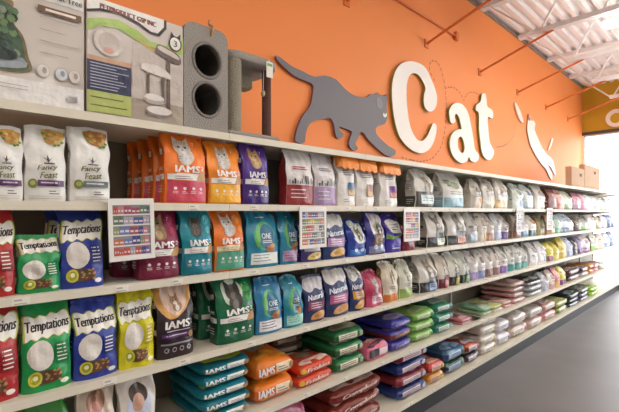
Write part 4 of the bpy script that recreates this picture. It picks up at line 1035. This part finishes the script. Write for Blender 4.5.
sack(4, 275, 306, 336, 4, ['#6a5648'], pf_label, ('#a8988a', None), ['brown sack lowest of the pile behind the red-orange sacks', 'brown sack second up in the pile behind the red-orange sacks', 'brown sack third up in the pile behind the red-orange sacks', 'brown sack on top of the pile behind the red-orange sacks'], d=.24, inset=.285, tops=['#5f5044'])
sack(4, 337.5, 368, 329, 3, ['#2f6f42'], pf_label, ('#d8cfb4', '#8fb08a'), ['green sack lowest of three, right of the red-orange sacks', 'green sack middle of three, right of the red-orange sacks', 'green sack topmost of three, right of the red-orange sacks'], d=.44, tops=['#2f7a4c'])
sack(4, 369, 391.5, 344, 1, ['#d8708a'], pf_mix, ('#3f3a4a', '#e8d8dc'), ['single pink sack right of the dark green pile'], d=.14, tops=['#cf5f78'])
sack(4, 392.5, 415, 319, 3, ['#4a3aa0', '#6e2c34', '#3a3aa8'], pf_word, (('#b9a8d8', 'Complete'), ('#d8a88c', 'Complete'), ('#c9b8e0', 'Complete')), ['violet-blue sack at the bottom of the mixed blue and maroon pile', 'maroon sack in the middle of the blue and maroon pile', 'royal blue sack on top of the blue and maroon pile'], d=.44, tops=['#3a3a94'])
sack(4, 416, 437.5, 311, 3, ['#7fb84e'], pf_label, ('#c2dca0', '#4f8f3a'), ['light green sack at the bottom of the light green pile', 'light green sack in the middle of the light green pile', 'light green sack on top of the light green pile'], d=.42, tops=['#8fbf66'])
sack(4, 438.5, 456, 303, 3, ['#2f7a7c'], pf_label, ('#c9dcd4', '#5f9fb8'), ['teal-green sack at the bottom of the pile right of light green', 'teal-green sack mid pile right of light green', 'teal-green sack on top of the pile right of light green'], d=.44, tops=['#2a8060'])
sack(4, 463, 474.5, 318, 2, ['#d07f8c'], pf_label, ('#e8d0cc', '#8c3a4a'), ['small dusty pink sack underneath, right of the teal-green pile', 'small dusty pink sack on top, right of the teal-green pile'], d=.22, tops=['#c97a84'])
sack(4, 475.5, 484, 320, 1, ['#cfc9c2'], pf_label, ('#e6e2dc', None), ['small white sack right of the dusty pink sacks'], d=.25)
sack(4, 485, 494, 307, 2, ['#a9c4a0', '#8fc0a0'], pf_label, ('#e0e6d8', '#d8cf6a'), ['pale sage sack under the mint one', 'mint green sack on the pale sage one'], d=.3)
sack(4, 495, 505, 305, 2, ['#d8c9bc', '#c9cf6a'], pf_label, ('#e8e4d4', None), ['beige sack under a yellow-green one', 'yellow-green sack lying on a beige one'], d=.3)
sack(4, 506, 514, 301, 2, ['#d88f86', '#e0b8ae'], pf_label, ('#efe2dc', '#b85a4a'), ['salmon sack under a pale pink sack', 'pale pink sack on a salmon sack'], d=.2)
sack(4, 514.8, 527, 281, 4, ['#d88a94', '#dc98a0', '#d8a0a4', '#dfc2bf'], pf_label, ('#f0dcdc', '#8c5a60'), ['rose sack at the bottom of the tall rose pile', 'rose sack second in the tall rose pile', 'rose sack third in the tall rose pile', 'pale sack on top of the tall rose pile'], d=.42, tops=['#bfa294'])
sack(4, 531, 545, 279.5, 3, ['#b9bcc0'], pf_label, ('#e2e4e6', None), ['gray-white sack at the bottom of its pile near the upright pale bags', 'gray-white sack in the middle of its pile near the upright pale bags', 'black-topped gray sack on its pile near the upright pale bags'], d=.42, tops=['#9a9c9e', '#9a9c9e', '#2c2a2e'])
frow(4, [
 (546, 551, 272, '#dcdde2', '#b4b8cc', None, '#9a9aa8', 'narrow silvery bag standing right of the gray-white sacks'),
 (551.4, 557, 270, '#dcccc4', '#c99a9a', None, '#b09a94', 'narrow blush bag standing on the fourth shelf'),
 (557.4, 562, 267, '#dc8a8a', '#d8b060', None, '#f0c8a8', 'narrow coral bag standing on the fourth shelf'),
 (562.4, 568, 266, '#d8cc4a', '#7a3f7a', None, '#ece69a', 'narrow yellow bag with purple foot on the fourth shelf'),
], .2, .8)
sack(4, 570, 582, 269, 2, ['#4a2c26', '#5a3830'], pf_label, ('#d8c2b4', None), ['dark brown sack underneath another dark brown sack', 'dark brown sack lying on top of another'], d=.4, tops=['#4a2f28'])
sack(4, 583, 590, 267, 2, ['#a89aa0', '#5a3f58'], pf_label, ('#ddd0d8', None), ['gray-mauve sack under the plum sack', 'plum sack on the gray-mauve sack'], d=.4)
sack(4, 591, 595, 264.5, 2, ['#d0842f'], pf_label, ('#e8b878', None), ['orange sack underneath at the far end of the fourth shelf', 'orange sack on top at the far end of the fourth shelf'], d=.4)
sack(4, 596, 600.5, 264, 2, ['#e08a98'], pf_label, ('#f0c8cc', None), ['hot pink sack underneath near the far end', 'hot pink sack on top near the far end'], d=.4)
sack(4, 601.5, 608, 263, 1, ['#bfc4b4'], pf_label, ('#e0e4dc', None), ['sage gray sack last on the fourth shelf'], d=.35)
# dark gray box on the shelf above the bright far end
X0, X1 = X_at(594.5, FRONT+.05), X_at(608.5, FRONT+.05)
# ------------------------------------------------------------------ bottom shelf
sack(5, 224, 262, 404, 1, ['#d5cdd0'], pf_label, ('#9a8fc0', None), ['pale gray-lilac sack at the lower edge of the picture'], d=.42, t=.11)
sack(5, 268, 312, 399, 1, ['#a84a62'], pf_label, ('#d8a0b0', None), ['dusty rose sack at the lower edge, left of the dark red pile'], d=.42)
sack(5, 334, 386, 384, 3, ['#7a2624'], pf_word, ('#e2c4bc', 'Complete'), ['dark red sack at the bottom of the dark red pile', 'dark red sack in the middle of the dark red pile', 'dark red sack on top of the dark red pile'], d=.40, tops=['#7c3428'])
sack(5, 400, 430.5, 349, 4, ['#26408c', '#94303c', '#24408f', '#8c1f34'], pf_label, ('#d5bcc8', '#b8c4e0'), ['blue sack at the bottom of the blue and red pile', 'red sack second from the bottom of the blue and red pile', 'blue sack third from the bottom of the blue and red pile', 'crimson sack on top of the blue and red pile'], d=.44, tops=['#24306a', '#7a2a34', '#1f3270', '#7a1c2e'])
sack(5, 431.5, 447, 363, 2, ['#c98a2a', '#c2423a'], pf_label, ('#e2b8a0', '#e0c04a'), ['golden sack under a coral red sack', 'coral red sack lying on a golden sack'], d=.26)
sack(5, 448, 468, 348, 2, ['#2a2c38', '#35507c'], pf_label, ('#9ab4d4', '#3a8a4f'), ['charcoal sack under the slate blue sack', 'slate blue sack on the charcoal sack'], d=.42, tops=['#2a4a3a', '#3f6a8c'])
sack(5, 469, 482, 343, 2, ['#3a2430', '#8c2c28'], pf_label, ('#d8d0dc', None), ['dark plum sack under a brick red sack', 'brick red sack with gold top on a plum sack'], d=.40, tops=['#3a2a2c', '#b5522a'])
sack(5, 484, 499, 316, 4, ['#d5ccc2', '#dad2c8', '#d8d0c4', '#ded6cc'], pf_label, ('#efebe2', '#d8c04a'), ['cream sack at the bottom of the tall cream pile', 'cream sack second in the tall cream pile', 'cream sack third in the tall cream pile', 'cream sack on top of the tall cream pile'], d=.36)
sack(5, 500, 513, 320, 2, ['#d3cdd0', '#dcd6d6'], pf_label, ('#eeeaf0', '#8c86b8'), ['lilac-white sack underneath, right of the tall cream pile', 'lilac-white sack on top, right of the tall cream pile'], d=.4)
sack(5, 514, 530, 313, 2, ['#c9b5a8', '#d6cdc6'], pf_label, ('#ece4de', '#b5645a'), ['tan-white sack underneath with a reddish mark', 'off-white sack on top with a reddish mark'], d=.42)
sack(5, 531, 545, 307, 2, ['#c9a9a2', '#c5bdb4'], pf_label, ('#e2dcd8', None), ['muted pink sack below a putty coloured sack', 'putty coloured sack on the muted pink one'], d=.42)
sack(5, 546, 558, 302, 2, ['#c98c8a', '#cfa298'], pf_label, ('#ead8d2', None), ['rosy sack underneath, left of the mossy green sacks', 'rosy tan sack on top, left of the mossy green sacks'], d=.42)
sack(5, 559, 570, 300, 2, ['#7f8a3a', '#a8ac5a'], pf_label, ('#d8dcae', None), ['moss green sack underneath on the bottom shelf', 'pale moss sack on top on the bottom shelf'], d=.42)
sack(5, 571, 581, 293, 3, ['#24282c', '#2a3034', '#2c3438'], pf_label, ('#b8c4cc', None), ['black sack at the bottom of the black pile', 'black sack in the middle of the black pile', 'black sack on top of the black pile'], d=.44)
sack(5, 582, 591, 288, 3, ['#3a3448', '#4a4058', '#7a7a6a'], pf_label, ('#c9c4d8', None), ['dark indigo sack at the bottom beside the black pile', 'dark indigo sack in the middle beside the black pile', 'gray-olive sack on top beside the black pile'], d=.44)
sack(5, 592, 600, 287, 2, ['#94c02a'], pf_label, ('#c8e07a', None), ['lime green sack underneath on the bottom shelf', 'lime green sack on top at the end of the bottom shelf'], d=.42)

# ------------------------------------------------------------------ camera, sky, exposure
cam = bpy.data.cameras.new('camera'); co = bpy.data.objects.new('camera', cam); COL.objects.link(co)
cam.sensor_width = 36; cam.lens = 36*F/619; cam.shift_y = 6.5/619; cam.clip_start = .02; cam.clip_end = 200
co.location = (0, 0, EYE); co.rotation_euler = (math.pi/2, 0, math.atan2(SA, CA) - math.pi/2)
scene.camera = co
w = bpy.data.worlds.new('sky'); scene.world = w; w.use_nodes = True
bg = w.node_tree.nodes['Background']; bg.inputs['Color'].default_value = (.93, .96, 1, 1); bg.inputs['Strength'].default_value = 4.5
vs = scene.view_settings; vs.view_transform = 'Standard'; vs.look = 'None'; vs.gamma = 1; vs.use_curve_mapping = False; vs.exposure = 0.48
